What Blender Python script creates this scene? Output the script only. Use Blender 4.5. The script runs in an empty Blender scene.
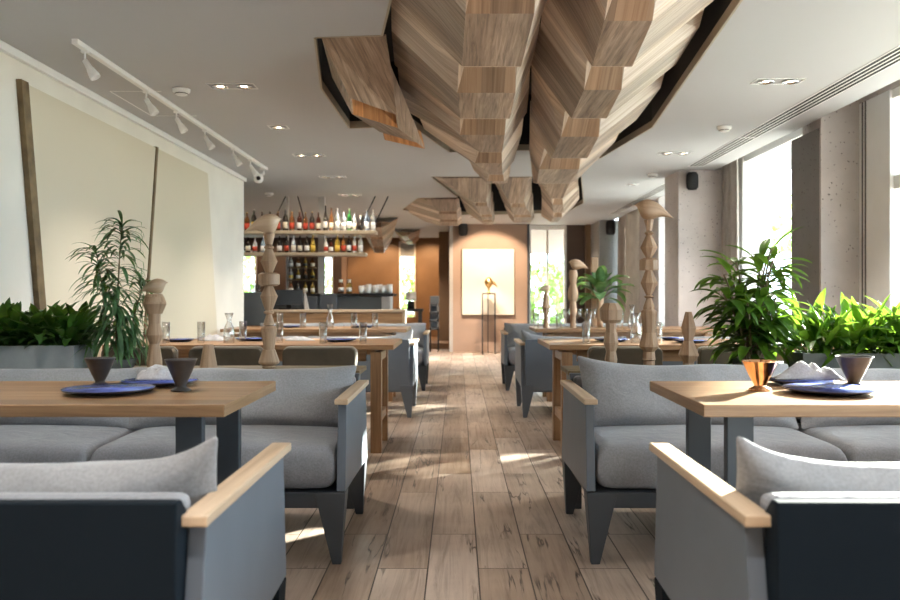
import bpy, math, random
from mathutils import Vector, Matrix, noise
from mathutils.geometry import tessellate_polygon
random.seed(7)
PI = math.pi
S = bpy.context.scene
COL = S.collection

# ------------------------------------------------------------------ camera, world, sun, exposure
EYE = 1.08; F = 850.0; VX = 458.0; VY = 297.0
cam_d = bpy.data.cameras.new('camera')
cam_d.sensor_width = 36.0; cam_d.lens = F / 900.0 * 36.0
cam_d.shift_x = -(VX - 450) / 900.0; cam_d.shift_y = -(300 - VY) / 900.0
cam_d.dof.use_dof = True; cam_d.dof.focus_distance = 3.9; cam_d.dof.aperture_fstop = 3.4
cam = bpy.data.objects.new('camera', cam_d); COL.objects.link(cam)
cam.location = (0, 0, EYE); cam.rotation_euler = (PI / 2, 0, 0)
S.camera = cam
S.view_settings.view_transform = 'Standard'; S.view_settings.look = 'None'
S.view_settings.gamma = 1.0; S.view_settings.use_curve_mapping = False
S.view_settings.exposure = 1.85
S.cycles.max_bounces = 10; S.cycles.diffuse_bounces = 6; S.cycles.transparent_max_bounces = 12
S.cycles.sample_clamp_indirect = 6.0
S.cycles.caustics_reflective = False; S.cycles.caustics_refractive = False

W = bpy.data.worlds.new('world'); S.world = W; W.use_nodes = True
bg = W.node_tree.nodes['Background']
bg.inputs[0].default_value = (0.76, 0.88, 1.0, 1); bg.inputs[1].default_value = 3.4

def sun(name, vec, energy, angle, color):
    l = bpy.data.lights.new(name, 'SUN'); l.energy = energy; l.angle = angle; l.color = color
    o = bpy.data.objects.new(name, l); COL.objects.link(o)
    o.rotation_euler = Vector(vec).to_track_quat('-Z', 'Y').to_euler(); o.location = (8, 12, 6)
sun('sun', (-0.68, -0.68, -0.27), 24.0, 0.012, (1.0, 0.93, 0.82))

def area(name, loc, aim, sx, sy, power, color):
    l = bpy.data.lights.new(name, 'AREA'); l.shape = 'RECTANGLE'; l.size = sx; l.size_y = sy
    l.energy = power; l.color = color
    o = bpy.data.objects.new(name, l); COL.objects.link(o); o.location = loc
    o.rotation_euler = (Vector(aim) - Vector(loc)).to_track_quat('-Z', 'Y').to_euler()
    return o

def spot(name, loc, aim, power, size, blend, color, r=0.03):
    l = bpy.data.lights.new(name, 'SPOT'); l.energy = power; l.spot_size = size; l.spot_blend = blend
    l.color = color; l.shadow_soft_size = r
    o = bpy.data.objects.new(name, l); COL.objects.link(o); o.location = loc
    o.rotation_euler = (Vector(aim) - Vector(loc)).to_track_quat('-Z', 'Y').to_euler()
    return o

# ------------------------------------------------------------------ materials
def nt(name):
    m = bpy.data.materials.new(name); m.use_nodes = True
    n = m.node_tree.nodes; l = m.node_tree.links
    return m, n, l, n['Principled BSDF']

def N(n, t, **kw):
    x = n.new(t)
    for k, v in kw.items(): setattr(x, k, v)
    return x

def ramp(n, stops):
    r = n.new('ShaderNodeValToRGB'); e = r.color_ramp.elements
    while len(e) < len(stops): e.new(0.5)
    for i, (p, c) in enumerate(stops):
        e[i].position = p; e[i].color = (c[0], c[1], c[2], 1)
    return r

def mixc(n, l, fac, a, b, mode='MIX'):
    m = n.new('ShaderNodeMix'); m.data_type = 'RGBA'; m.blend_type = mode
    for sock, v in ((m.inputs[0], fac), (m.inputs[6], a), (m.inputs[7], b)):
        if hasattr(v, 'is_output'): l.new(v, sock)
        elif isinstance(v, (int, float)): sock.default_value = v
        else: sock.default_value = (v[0], v[1], v[2], 1)
    return m.outputs[2]

def plain(name, col, rough=0.5, metal=0.0, var=0.06, scale=6.0, bump=0.0, bscale=60.0, spec=0.5):
    m, n, l, b = nt(name)
    tc = n.new('ShaderNodeTexCoord'); ns = n.new('ShaderNodeTexNoise')
    ns.inputs['Scale'].default_value = scale; ns.inputs['Detail'].default_value = 4
    l.new(tc.outputs['Object'], ns.inputs['Vector'])
    lo = [c * (1 - var) for c in col]; hi = [min(1, c * (1 + var)) for c in col]
    r = ramp(n, [(0.3, lo), (0.7, hi)]); l.new(ns.outputs[0], r.inputs[0]); l.new(r.outputs[0], b.inputs['Base Color'])
    b.inputs['Roughness'].default_value = rough; b.inputs['Metallic'].default_value = metal
    b.inputs['Specular IOR Level'].default_value = spec
    if bump:
        n2 = n.new('ShaderNodeTexNoise'); n2.inputs['Scale'].default_value = bscale; n2.inputs['Detail'].default_value = 3
        l.new(tc.outputs['Object'], n2.inputs['Vector'])
        bp = n.new('ShaderNodeBump'); bp.inputs['Strength'].default_value = bump; bp.inputs['Distance'].default_value = 0.004
        l.new(n2.outputs[0], bp.inputs['Height']); l.new(bp.outputs[0], b.inputs['Normal'])
    return m

def wood(name, dark, mid, light, rough=0.5, plank=0.0, tint=0.25, gs=1.0, knots=0.0):
    """uv-driven wood: u runs along the grain (metres), v across"""
    m, n, l, b = nt(name)
    uv = n.new('ShaderNodeUVMap'); uv.uv_map = 'UVMap'
    mp = n.new('ShaderNodeMapping'); mp.inputs['Scale'].default_value = (1.6 * gs, 34 * gs, 1)
    sep = n.new('ShaderNodeSeparateXYZ'); l.new(uv.outputs[0], sep.inputs[0])
    vec = uv.outputs[0]; wn = None
    if plank:
        dv = N(n, 'ShaderNodeMath', operation='DIVIDE'); dv.inputs[1].default_value = plank
        l.new(sep.outputs[1], dv.inputs[0])
        fl = N(n, 'ShaderNodeMath', operation='FLOOR'); l.new(dv.outputs[0], fl.inputs[0])
        wn = n.new('ShaderNodeTexWhiteNoise'); wn.noise_dimensions = '1D'; l.new(fl.outputs[0], wn.inputs['W'])
        mu = N(n, 'ShaderNodeMath', operation='MULTIPLY'); mu.inputs[1].default_value = 7.0; l.new(wn.outputs[0], mu.inputs[0])
        ad = N(n, 'ShaderNodeVectorMath', operation='ADD'); l.new(uv.outputs[0], ad.inputs[0])
        cb = n.new('ShaderNodeCombineXYZ'); l.new(mu.outputs[0], cb.inputs[0]); l.new(mu.outputs[0], cb.inputs[2])
        l.new(cb.outputs[0], ad.inputs[1]); vec = ad.outputs[0]
    l.new(vec, mp.inputs[0])
    ns = n.new('ShaderNodeTexNoise'); ns.inputs['Scale'].default_value = 1.0; ns.inputs['Detail'].default_value = 6
    ns.inputs['Roughness'].default_value = 0.65; ns.inputs['Distortion'].default_value = 0.6
    l.new(mp.outputs[0], ns.inputs['Vector'])
    r = ramp(n, [(0.28, dark), (0.5, mid), (0.74, light)]); l.new(ns.outputs[0], r.inputs[0])
    mp2 = n.new('ShaderNodeMapping'); mp2.inputs['Scale'].default_value = (0.8, 5, 1); l.new(vec, mp2.inputs[0])
    n2 = n.new('ShaderNodeTexNoise'); n2.inputs['Scale'].default_value = 1.3; n2.inputs['Detail'].default_value = 3
    l.new(mp2.outputs[0], n2.inputs['Vector'])
    r2 = ramp(n, [(0.3, (1 - tint,) * 3), (0.7, (1 + tint * .3,) * 3)]); l.new(n2.outputs[0], r2.inputs[0])
    c = mixc(n, l, 1.0, r.outputs[0], r2.outputs[0], 'MULTIPLY')
    if plank:
        r3 = ramp(n, [(0.0, (0.62, 0.60, 0.60)), (0.5, (1.0, 0.90, 0.80)), (1.0, (1.15, 1.15, 1.15))]); l.new(wn.outputs[0], r3.inputs[0])
        c = mixc(n, l, 0.85, c, r3.outputs[0], 'MULTIPLY')
    l.new(c, b.inputs['Base Color']); b.inputs['Roughness'].default_value = rough
    bp = n.new('ShaderNodeBump'); bp.inputs['Strength'].default_value = 0.12; bp.inputs['Distance'].default_value = 0.002
    l.new(ns.outputs[0], bp.inputs['Height']); l.new(bp.outputs[0], b.inputs['Normal'])
    return m

def floor_mat():
    m, n, l, b = nt('old_plank_floor')
    tc = n.new('ShaderNodeTexCoord'); sp = n.new('ShaderNodeSeparateXYZ'); l.new(tc.outputs['Object'], sp.inputs[0])
    cb = n.new('ShaderNodeCombineXYZ'); ax = N(n, 'ShaderNodeMath', operation='ADD'); ax.inputs[1].default_value = 19.92
    ay = N(n, 'ShaderNodeMath', operation='ADD'); ay.inputs[1].default_value = 30.45
    l.new(sp.outputs[0], ax.inputs[0]); l.new(sp.outputs[1], ay.inputs[0])
    l.new(ay.outputs[0], cb.inputs[0]); l.new(ax.outputs[0], cb.inputs[1])
    br = n.new('ShaderNodeTexBrick'); br.offset = 0.37; br.squash = 1.0; br.offset_frequency = 2
    br.inputs['Scale'].default_value = 1.0; br.inputs['Brick Width'].default_value = 1.32; br.inputs['Row Height'].default_value = 0.2
    br.inputs['Mortar Size'].default_value = 0.0032; br.inputs['Mortar Smooth'].default_value = 0.2
    br.inputs['Color1'].default_value = (0, 0, 0, 1); br.inputs['Color2'].default_value = (1, 1, 1, 1); br.inputs['Mortar'].default_value = (0.5, 0.5, 0.5, 1)
    l.new(cb.outputs[0], br.inputs['Vector'])
    pr = ramp(n, [(0.0, (0.31, 0.225, 0.165)), (0.35, (0.42, 0.325, 0.255)), (0.7, (0.48, 0.39, 0.32)), (1.0, (0.56, 0.465, 0.395))])
    l.new(br.outputs['Color'], pr.inputs[0])
    off = N(n, 'ShaderNodeVectorMath', operation='MULTIPLY_ADD'); off.inputs[1].default_value = (1, 1, 1)
    l.new(cb.outputs[0], off.inputs[0])
    sc = N(n, 'ShaderNodeVectorMath', operation='SCALE'); sc.inputs['Scale'].default_value = 9.0; l.new(br.outputs['Color'], sc.inputs[0])
    l.new(sc.outputs[0], off.inputs[2])
    mp = n.new('ShaderNodeMapping'); mp.inputs['Scale'].default_value = (1.3, 24, 1); l.new(off.outputs[0], mp.inputs[0])
    g = n.new('ShaderNodeTexNoise'); g.inputs['Scale'].default_value = 1; g.inputs['Detail'].default_value = 8; g.inputs['Roughness'].default_value = 0.7
    g.inputs['Distortion'].default_value = 1.0
    l.new(mp.outputs[0], g.inputs['Vector'])
    gr = ramp(n, [(0.28, (0.62, 0.59, 0.57)), (0.5, (1.0, 0.99, 0.98)), (0.8, (1.2, 1.2, 1.2))]); l.new(g.outputs[0], gr.inputs[0])
    c = mixc(n, l, 1.0, pr.outputs[0], gr.outputs[0], 'MULTIPLY')
    # patches of wear
    pw = n.new('ShaderNodeTexNoise'); pw.inputs['Scale'].default_value = 2.2; pw.inputs['Detail'].default_value = 5; l.new(off.outputs[0], pw.inputs['Vector'])
    pwr = ramp(n, [(0.35, (0.8, 0.76, 0.74)), (0.65, (1.12, 1.12, 1.13))]); l.new(pw.outputs[0], pwr.inputs[0])
    c = mixc(n, l, 0.9, c, pwr.outputs[0], 'MULTIPLY')
    # long cracks
    mp3 = n.new('ShaderNodeMapping'); mp3.inputs['Scale'].default_value = (0.75, 9.5, 1); l.new(off.outputs[0], mp3.inputs[0])
    k = n.new('ShaderNodeTexNoise'); k.inputs['Scale'].default_value = 1.0; k.inputs['Detail'].default_value = 4; k.inputs['Distortion'].default_value = 0.25
    l.new(mp3.outputs[0], k.inputs['Vector'])
    kr = ramp(n, [(0.487, (0, 0, 0)), (0.5, (1, 1, 1)), (0.513, (0, 0, 0))]); l.new(k.outputs[0], kr.inputs[0])
    k2 = n.new('ShaderNodeTexNoise'); k2.inputs['Scale'].default_value = 2.3; k2.inputs['Detail'].default_value = 2; l.new(off.outputs[0], k2.inputs['Vector'])
    k2r = ramp(n, [(0.50, (0, 0, 0)), (0.58, (1, 1, 1))]); l.new(k2.outputs[0], k2r.inputs[0])
    kk = N(n, 'ShaderNodeMath', operation='MULTIPLY'); l.new(kr.outputs[0], kk.inputs[0]); l.new(k2r.outputs[0], kk.inputs[1])
    kf = N(n, 'ShaderNodeMath', operation='MAXIMUM'); l.new(kk.outputs[0], kf.inputs[0]); l.new(br.outputs['Fac'], kf.inputs[1])
    c = mixc(n, l, kf.outputs[0], c, (0.055, 0.036, 0.025))
    l.new(c, b.inputs['Base Color'])
    rr = ramp(n, [(0.3, (0.5,) * 3), (0.7, (0.36,) * 3)]); l.new(g.outputs[0], rr.inputs[0]); l.new(rr.outputs[0], b.inputs['Roughness'])
    bp = n.new('ShaderNodeBump'); bp.inputs['Strength'].default_value = 0.5; bp.inputs['Distance'].default_value = 0.004; bp.invert = True
    l.new(kf.outputs[0], bp.inputs['Height'])
    bp2 = n.new('ShaderNodeBump'); bp2.inputs['Strength'].default_value = 0.25; bp2.inputs['Distance'].default_value = 0.003
    l.new(g.outputs[0], bp2.inputs['Height']); l.new(bp.outputs[0], bp2.inputs['Normal']); l.new(bp2.outputs[0], b.inputs['Normal'])
    return m

def concrete(name, col, pits=True, var=0.12):
    m, n, l, b = nt(name)
    tc = n.new('ShaderNodeTexCoord')
    ns = n.new('ShaderNodeTexNoise'); ns.inputs['Scale'].default_value = 2.2; ns.inputs['Detail'].default_value = 8; ns.inputs['Roughness'].default_value = 0.65
    l.new(tc.outputs['Object'], ns.inputs['Vector'])
    r = ramp(n, [(0.3, [c * (1 - var) for c in col]), (0.7, [c * (1 + var) for c in col])]); l.new(ns.outputs[0], r.inputs[0])
    c = r.outputs[0]
    if pits:
        nd = n.new('ShaderNodeTexNoise'); nd.inputs['Scale'].default_value = 30; l.new(tc.outputs['Object'], nd.inputs['Vector'])
        ad = N(n, 'ShaderNodeVectorMath', operation='MULTIPLY_ADD'); ad.inputs[1].default_value = (0.03, 0.03, 0.03)
        l.new(nd.outputs['Color'], ad.inputs[0]); l.new(tc.outputs['Object'], ad.inputs[2])
        v = n.new('ShaderNodeTexVoronoi'); v.inputs['Scale'].default_value = 24; l.new(ad.outputs[0], v.inputs['Vector'])
        vr = ramp(n, [(0.11, (1, 1, 1)), (0.19, (0, 0, 0))]); l.new(v.outputs['Distance'], vr.inputs[0])
        n3 = n.new('ShaderNodeTexNoise'); n3.inputs['Scale'].default_value = 5; l.new(tc.outputs['Object'], n3.inputs['Vector'])
        n3r = ramp(n, [(0.38, (0, 0, 0)), (0.55, (1, 1, 1))]); l.new(n3.outputs[0], n3r.inputs[0])
        mu = N(n, 'ShaderNodeMath', operation='MULTIPLY'); l.new(vr.outputs[0], mu.inputs[0]); l.new(n3r.outputs[0], mu.inputs[1])
        c = mixc(n, l, mu.outputs[0], c, [x * 0.35 for x in col])
        bp = n.new('ShaderNodeBump'); bp.inputs['Strength'].default_value = 0.6; bp.inputs['Distance'].default_value = 0.006; bp.invert = True
        l.new(mu.outputs[0], bp.inputs['Height']); l.new(bp.outputs[0], b.inputs['Normal'])
    l.new(c, b.inputs['Base Color']); b.inputs['Roughness'].default_value = 0.8
    return m

def fabric(name, col, weave=900):
    m, n, l, b = nt(name)
    tc = n.new('ShaderNodeTexCoord')
    a = n.new('ShaderNodeTexNoise'); a.inputs['Scale'].default_value = 140; a.inputs['Detail'].default_value = 3; l.new(tc.outputs['Object'], a.inputs['Vector'])
    c = n.new('ShaderNodeTexNoise'); c.inputs['Scale'].default_value = 5; c.inputs['Detail'].default_value = 5; l.new(tc.outputs['Object'], c.inputs['Vector'])
    r = ramp(n, [(0.3, [x * 0.86 for x in col]), (0.7, [min(1, x * 1.12) for x in col])]); l.new(a.outputs[0], r.inputs[0])
    r2 = ramp(n, [(0.3, (0.86,) * 3), (0.7, (1.08,) * 3)]); l.new(c.outputs[0], r2.inputs[0])
    o = mixc(n, l, 1.0, r.outputs[0], r2.outputs[0], 'MULTIPLY'); l.new(o, b.inputs['Base Color'])
    b.inputs['Roughness'].default_value = 0.95; b.inputs['Specular IOR Level'].default_value = 0.15
    b.inputs['Sheen Weight'].default_value = 0.25
    bp = n.new('ShaderNodeBump'); bp.inputs['Strength'].default_value = 0.35; bp.inputs['Distance'].default_value = 0.02
    c2 = n.new('ShaderNodeTexNoise'); c2.inputs['Scale'].default_value = 9; c2.inputs['Detail'].default_value = 4; c2.inputs['Distortion'].default_value = 1.2
    l.new(tc.outputs['Object'], c2.inputs['Vector'])
    l.new(c2.outputs[0], bp.inputs['Height']); l.new(bp.outputs[0], b.inputs['Normal'])
    return m

def leafm(name, dark, light, trans=0.35):
    m, n, l, b = nt(name)
    tc = n.new('ShaderNodeTexCoord'); ns = n.new('ShaderNodeTexNoise'); ns.inputs['Scale'].default_value = 14
    l.new(tc.outputs['Object'], ns.inputs['Vector'])
    r = ramp(n, [(0.35, dark), (0.65, light)]); l.new(ns.outputs[0], r.inputs[0]); l.new(r.outputs[0], b.inputs['Base Color'])
    b.inputs['Roughness'].default_value = 0.42
    t = n.new('ShaderNodeBsdfTranslucent'); tl = mixc(n, l, 0.5, r.outputs[0], (0.35, 0.6, 0.05)); l.new(tl, t.inputs[0])
    mx = n.new('ShaderNodeMixShader'); mx.inputs[0].default_value = trans
    l.new(b.outputs[0], mx.inputs[1]); l.new(t.outputs[0], mx.inputs[2]); l.new(mx.outputs[0], n['Material Output'].inputs[0])
    return m

def glassm(name, col=(1, 1, 1), rough=0.0, ior=1.45):
    m, n, l, b = nt(name)
    b.inputs['Base Color'].default_value = (*col, 1); b.inputs['Transmission Weight'].default_value = 1.0
    b.inputs['Roughness'].default_value = rough; b.inputs['IOR'].default_value = ior
    return m

def panem(name, pw=4.5, mul=0.5, base=0.025, tint=(0.93, 0.97, 0.97, 1)):
    m, n, l, b = nt(name)
    t = n.new('ShaderNodeBsdfTransparent'); t.inputs[0].default_value = tint
    g = n.new('ShaderNodeBsdfGlossy'); g.inputs['Roughness'].default_value = 0.02
    lw = n.new('ShaderNodeLayerWeight'); fr = N(n, 'ShaderNodeMath', operation='POWER'); fr.inputs[1].default_value = pw; l.new(lw.outputs['Facing'], fr.inputs[0])
    lw.inputs['Blend'].default_value = 0.5
    ad = N(n, 'ShaderNodeMath', operation='MULTIPLY_ADD'); ad.inputs[1].default_value = mul; ad.inputs[2].default_value = base; l.new(fr.outputs[0], ad.inputs[0]); fr = ad
    mx = n.new('ShaderNodeMixShader'); l.new(fr.outputs[0], mx.inputs[0]); l.new(t.outputs[0], mx.inputs[1]); l.new(g.outputs[0], mx.inputs[2])
    l.new(mx.outputs[0], n['Material Output'].inputs[0])
    return m

def emit(name, col, s):
    m, n, l, b = nt(name)
    b.inputs['Base Color'].default_value = (*col, 1); b.inputs['Emission Color'].default_value = (*col, 1); b.inputs['Emission Strength'].default_value = s
    return m

M = dict(
    floor=floor_mat(),
    ceil=plain('painted_ceiling', (0.46, 0.465, 0.48), 0.7, var=0.02, scale=0.8),
    black=plain('matt_black', (0.012, 0.012, 0.013), 0.8),
    plaster=plain('cream_plaster', (0.74, 0.71, 0.64), 0.8, var=0.07, scale=1.6, bump=0.3, bscale=14),
    panel=plain('beige_canvas', (0.60, 0.54, 0.42), 0.85, var=0.01, scale=0.7),
    strip=plain('aged_oak_strip', (0.15, 0.10, 0.045), 0.6, var=0.3, scale=12),
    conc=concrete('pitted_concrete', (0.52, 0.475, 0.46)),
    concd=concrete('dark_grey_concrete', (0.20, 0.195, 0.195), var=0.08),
    cement=concrete('cement_trough', (0.30, 0.32, 0.33), False, 0.25),
    cement2=concrete('dark_cement_trough', (0.13, 0.14, 0.13), False, 0.25),
    oak=wood('ceiling_oak', (0.13, 0.095, 0.07), (0.36, 0.27, 0.205), (0.56, 0.455, 0.365), 0.55, plank=0.13, tint=0.28, gs=1.5),
    oakpalelit=wood('pale_lit_ceiling_oak', (0.38, 0.30, 0.24), (0.62, 0.52, 0.43), (0.78, 0.69, 0.59), 0.5, plank=0.2, tint=0.15, gs=1.4),  # paler board finish for wing risers, with window light put into the tone
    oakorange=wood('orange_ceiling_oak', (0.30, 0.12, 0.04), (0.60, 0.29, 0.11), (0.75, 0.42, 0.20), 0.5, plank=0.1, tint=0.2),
    oakwarmshade=wood('warm_shaded_ceiling_oak', (0.19, 0.12, 0.078), (0.35, 0.235, 0.155), (0.48, 0.35, 0.25), 0.55, plank=0.13, tint=0.2),  # warm brown for pocket risers, cavity shade put into the colour
    table=wood('table_oak', (0.17, 0.095, 0.048), (0.32, 0.195, 0.105), (0.44, 0.29, 0.17), 0.38, plank=0.11, tint=0.15),
    table2=wood('dining_oak', (0.17, 0.085, 0.038), (0.30, 0.165, 0.08), (0.40, 0.24, 0.13), 0.4, tint=0.15),
    cap=wood('armrest_beech', (0.38, 0.26, 0.16), (0.55, 0.41, 0.28), (0.66, 0.52, 0.38), 0.42, tint=0.1),
    totem=wood('turned_beech', (0.25, 0.15, 0.085), (0.40, 0.265, 0.165), (0.52, 0.37, 0.25), 0.55, tint=0.18, gs=1.5),
    steel=plain('grey_blue_lacquer', (0.115, 0.14, 0.175), 0.45, var=0.05),
    steelshade=plain('shaded_sofa_lacquer', (0.006, 0.011, 0.017), 0.75, var=0.05, spec=0.12),  # foreground sofas only: the shade on their backs is put into the lacquer colour
    steeld=plain('charcoal_lacquer', (0.048, 0.058, 0.072), 0.45, var=0.05),
    cush=fabric('grey_linen', (0.26, 0.27, 0.297)),
    pill=fabric('pale_grey_linen', (0.30, 0.307, 0.325)),
    leather=plain('olive_leather', (0.105, 0.082, 0.058), 0.7, var=0.15, scale=9, bump=0.2, spec=0.2),
    piping=plain('pale_piping', (0.42, 0.38, 0.33), 0.6),
    plate=plain('blue_glaze', (0.10, 0.135, 0.42), 0.25, var=0.35, scale=18),
    plated=plain('dark_glaze', (0.02, 0.018, 0.03), 0.35),
    clay=plain('dark_clay', (0.045, 0.038, 0.035), 0.4, var=0.2, scale=30, bump=0.2),
    copper=plain('polished_copper', (0.85, 0.47, 0.25), 0.12, metal=1.0),
    glass=panem('clear_glass', 2.0, 1.1, 0.12, (0.98, 0.985, 0.985, 1)), pane=panem('window_glass'),
    white=plain('white_enamel', (0.80, 0.80, 0.79), 0.4, var=0.01),
    frame=plain('pale_window_frame', (0.80, 0.80, 0.79), 0.45, var=0.02),
    framed=plain('dark_window_frame', (0.10, 0.10, 0.10), 0.4),
    chrome=plain('chrome', (0.75, 0.75, 0.75), 0.15, metal=1.0),
    curtain=fabric('taupe_curtain', (0.36, 0.32, 0.29)), curtainl=fabric('pale_curtain', (0.68, 0.66, 0.62)),
    brown=plain('brown_veneer', (0.24, 0.145, 0.08), 0.5, var=0.08, scale=3),
    dbrown=plain('dark_brown_wall', (0.085, 0.055, 0.042), 0.6, var=0.08, scale=3),
    taupe=plain('taupe_wall', (0.36, 0.25, 0.19), 0.65, var=0.05, scale=3),
    canvas=plain('cream_canvas', (0.78, 0.70, 0.60), 0.8, var=0.03, scale=3),
    napkin=fabric('striped_napkin', (0.45, 0.45, 0.47)),
    soil=plain('potting_soil', (0.03, 0.022, 0.016), 0.95, var=0.4, scale=60, bump=0.6),
    leafd=leafm('dark_green_leaf', (0.012, 0.045, 0.010), (0.05, 0.14, 0.02), 0.2),
    leafm=leafm('mid_green_leaf', (0.02, 0.075, 0.03), (0.10, 0.21, 0.09), 0.2),
    leafb=leafm('bright_green_leaf', (0.02, 0.075, 0.010), (0.10, 0.23, 0.02), 0.35),
    leafo=leafm('garden_leaf', (0.16, 0.30, 0.07), (0.50, 0.62, 0.25), 0.4),
    stem=plain('plant_stem', (0.16, 0.13, 0.07), 0.7, var=0.2),
    bronze=plain('gilded_bird', (0.85, 0.55, 0.22), 0.3, metal=1.0),
    shelf=plain('pale_shelf_edge', (0.38, 0.32, 0.24), 0.5),
    slate=plain('slate_front', (0.10, 0.11, 0.115), 0.45),
    stoneg=plain('grey_post', (0.42, 0.40, 0.38), 0.6),
    screen=plain('screen_glass', (0.03, 0.035, 0.04), 0.15),
    awning=plain('grey_awning', (0.38, 0.41, 0.44), 0.8),
    paving=plain('pale_paving', (0.55, 0.52, 0.46), 0.8, var=0.1),
    terracotta=plain('terracotta', (0.45, 0.25, 0.15), 0.7),
    bulb=emit('lamp_glow', (1.0, 0.93, 0.82), 1.6),
)

# ------------------------------------------------------------------ mesh helpers
class MB:
    def __init__(s): s.v = []; s.f = []; s.uv = []
    def quad(s, pts, uvs=None, g=None):
        b = len(s.v); s.v += [tuple(p) for p in pts]; s.f.append(list(range(b, b + len(pts))))
        s.uv.append(uvs if uvs else boxuv(pts, g))
    def box(s, x0, x1, y0, y1, z0, z1, g=0):
        p = [(x0, y0, z0), (x1, y0, z0), (x1, y1, z0), (x0, y1, z0), (x0, y0, z1), (x1, y0, z1), (x1, y1, z1), (x0, y1, z1)]
        s.hexa(p, g)
    def hexa(s, p, g=0):
        b = len(s.v); s.v += [tuple(q) for q in p]
        for f in ((0, 3, 2, 1), (4, 5, 6, 7), (0, 1, 5, 4), (1, 2, 6, 5), (2, 3, 7, 6), (3, 0, 4, 7)):
            s.f.append([b + i for i in f]); s.uv.append(boxuv([p[i] for i in f], g))
    def prism(s, poly, axis, a, c, g=1):
        """poly of 2d points in the plane normal to axis, from a to c"""
        def mk(u, w, t): return {0: (t, u, w), 1: (u, t, w), 2: (u, w, t)}[axis]
        A = [mk(u, w, a) for u, w in poly]; B = [mk(u, w, c) for u, w in poly]
        n = len(poly)
        s.quad(A[::-1], g=g); s.quad(B, g=g)
        for i in range(n):
            j = (i + 1) % n; s.quad([A[i], A[j], B[j], B[i]], g=g)
    def lathe(s, prof, seg=24, loc=(0, 0, 0), rot=0.0):
        b = len(s.v); n = len(prof)
        for r, z in prof:
            for k in range(seg):
                a = rot + 2 * PI * k / seg; s.v.append((loc[0] + r * math.cos(a), loc[1] + r * math.sin(a), loc[2] + z))
        for i in range(n - 1):
            for k in range(seg):
                k2 = (k + 1) % seg
                s.f.append([b + i * seg + k, b + i * seg + k2, b + (i + 1) * seg + k2, b + (i + 1) * seg + k])
                r = max(prof[i][0], prof[i + 1][0]); u0 = prof[i][1]; u1 = prof[i + 1][1]
                a0 = 2 * PI * k / seg * r; a1 = 2 * PI * (k + 1) / seg * r
                s.uv.append([(u0, a0), (u0, a1), (u1, a1), (u1, a0)])
        if prof[0][0] > 1e-4: s.f.append([b + k for k in range(seg)][::-1]); s.uv.append([(s.v[b + k][0], s.v[b + k][1]) for k in range(seg)][::-1])
        if prof[-1][0] > 1e-4:
            q = b + (n - 1) * seg; s.f.append([q + k for k in range(seg)]); s.uv.append([(s.v[q + k][0], s.v[q + k][1]) for k in range(seg)])
    def tube(s, pts, r, seg=8):
        pts = [Vector(p) for p in pts]; b = len(s.v); n = len(pts)
        rr = r if isinstance(r, (list, tuple)) else [r] * n
        for i, p in enumerate(pts):
            d = (pts[min(i + 1, n - 1)] - pts[max(i - 1, 0)]).normalized()
            u = d.cross(Vector((0, 0, 1)));
            if u.length < 1e-3: u = d.cross(Vector((1, 0, 0)))
            u.normalize(); w = d.cross(u)
            for k in range(seg):
                a = 2 * PI * k / seg; s.v.append(tuple(p + (u * math.cos(a) + w * math.sin(a)) * rr[i]))
        for i in range(n - 1):
            for k in range(seg):
                k2 = (k + 1) % seg
                s.f.append([b + i * seg + k, b + i * seg + k2, b + (i + 1) * seg + k2, b + (i + 1) * seg + k]); s.uv.append([(i, k * .01), (i, k * .01 + .01), (i + 1, k * .01 + .01), (i + 1, k * .01)])
        s.f.append([b + k for k in range(seg)][::-1]); s.uv.append([(0, 0)] * seg)
        q = b + (n - 1) * seg; s.f.append([q + k for k in range(seg)]); s.uv.append([(0, 0)] * seg)
    def grid(s, pts, nu, nv, closed_u=False):
        b = len(s.v); s.v += [tuple(p) for p in pts]
        for i in range(nu - (0 if closed_u else 1)):
            for j in range(nv - 1):
                i2 = (i + 1) % nu
                s.f.append([b + i * nv + j, b + i2 * nv + j, b + i2 * nv + j + 1, b + i * nv + j + 1]); s.uv.append([(i, j), (i + 1, j), (i + 1, j + 1), (i, j + 1)])
    def build(s, name, mat, parent=None, loc=(0, 0, 0), smooth=False, bevel=0.0, solid=0.0, sub=0, seg=2, rot=None):
        me = bpy.data.meshes.new(name); me.from_pydata(s.v, [], s.f)
        ul = me.uv_layers.new(name='UVMap'); k = 0
        for f in s.uv:
            for q in f: ul.data[k].uv = q; k += 1
        me.validate(); me.update()
        o = bpy.data.objects.new(name, me); COL.objects.link(o); o.location = loc
        if rot: o.rotation_euler = rot
        if parent is not None: o.parent = parent
        me.materials.append(mat)
        if smooth: me.polygons.foreach_set('use_smooth', [True] * len(me.polygons))
        if bevel:
            md = o.modifiers.new('bevel', 'BEVEL'); md.width = bevel; md.segments = seg; md.limit_method = 'ANGLE'; md.angle_limit = 0.6
            wd = o.modifiers.new('weld', 'WELD'); wd.merge_threshold = 0.0003
            o.modifiers.move(1, 0)
        if sub:
            wd = o.modifiers.new('weld', 'WELD'); wd.merge_threshold = 0.0003
            md = o.modifiers.new('subsurf', 'SUBSURF'); md.levels = sub; md.render_levels = sub
        if solid:
            md = o.modifiers.new('solid', 'SOLIDIFY'); md.thickness = solid; md.offset = 1
        return o

def boxuv(pts, g):
    if g is None: g = 0
    a = Vector(pts[1]) - Vector(pts[0]); c = Vector(pts[2]) - Vector(pts[1]); n = a.cross(c)
    ax = max(range(3), key=lambda i: abs(n[i])); rest = [i for i in range(3) if i != ax]
    if g in rest: u = g; v = [i for i in rest if i != g][0]
    else: u, v = rest
    return [(p[u] + 0.37 * ax, p[v] + 0.21 * ax) for p in pts]

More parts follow.
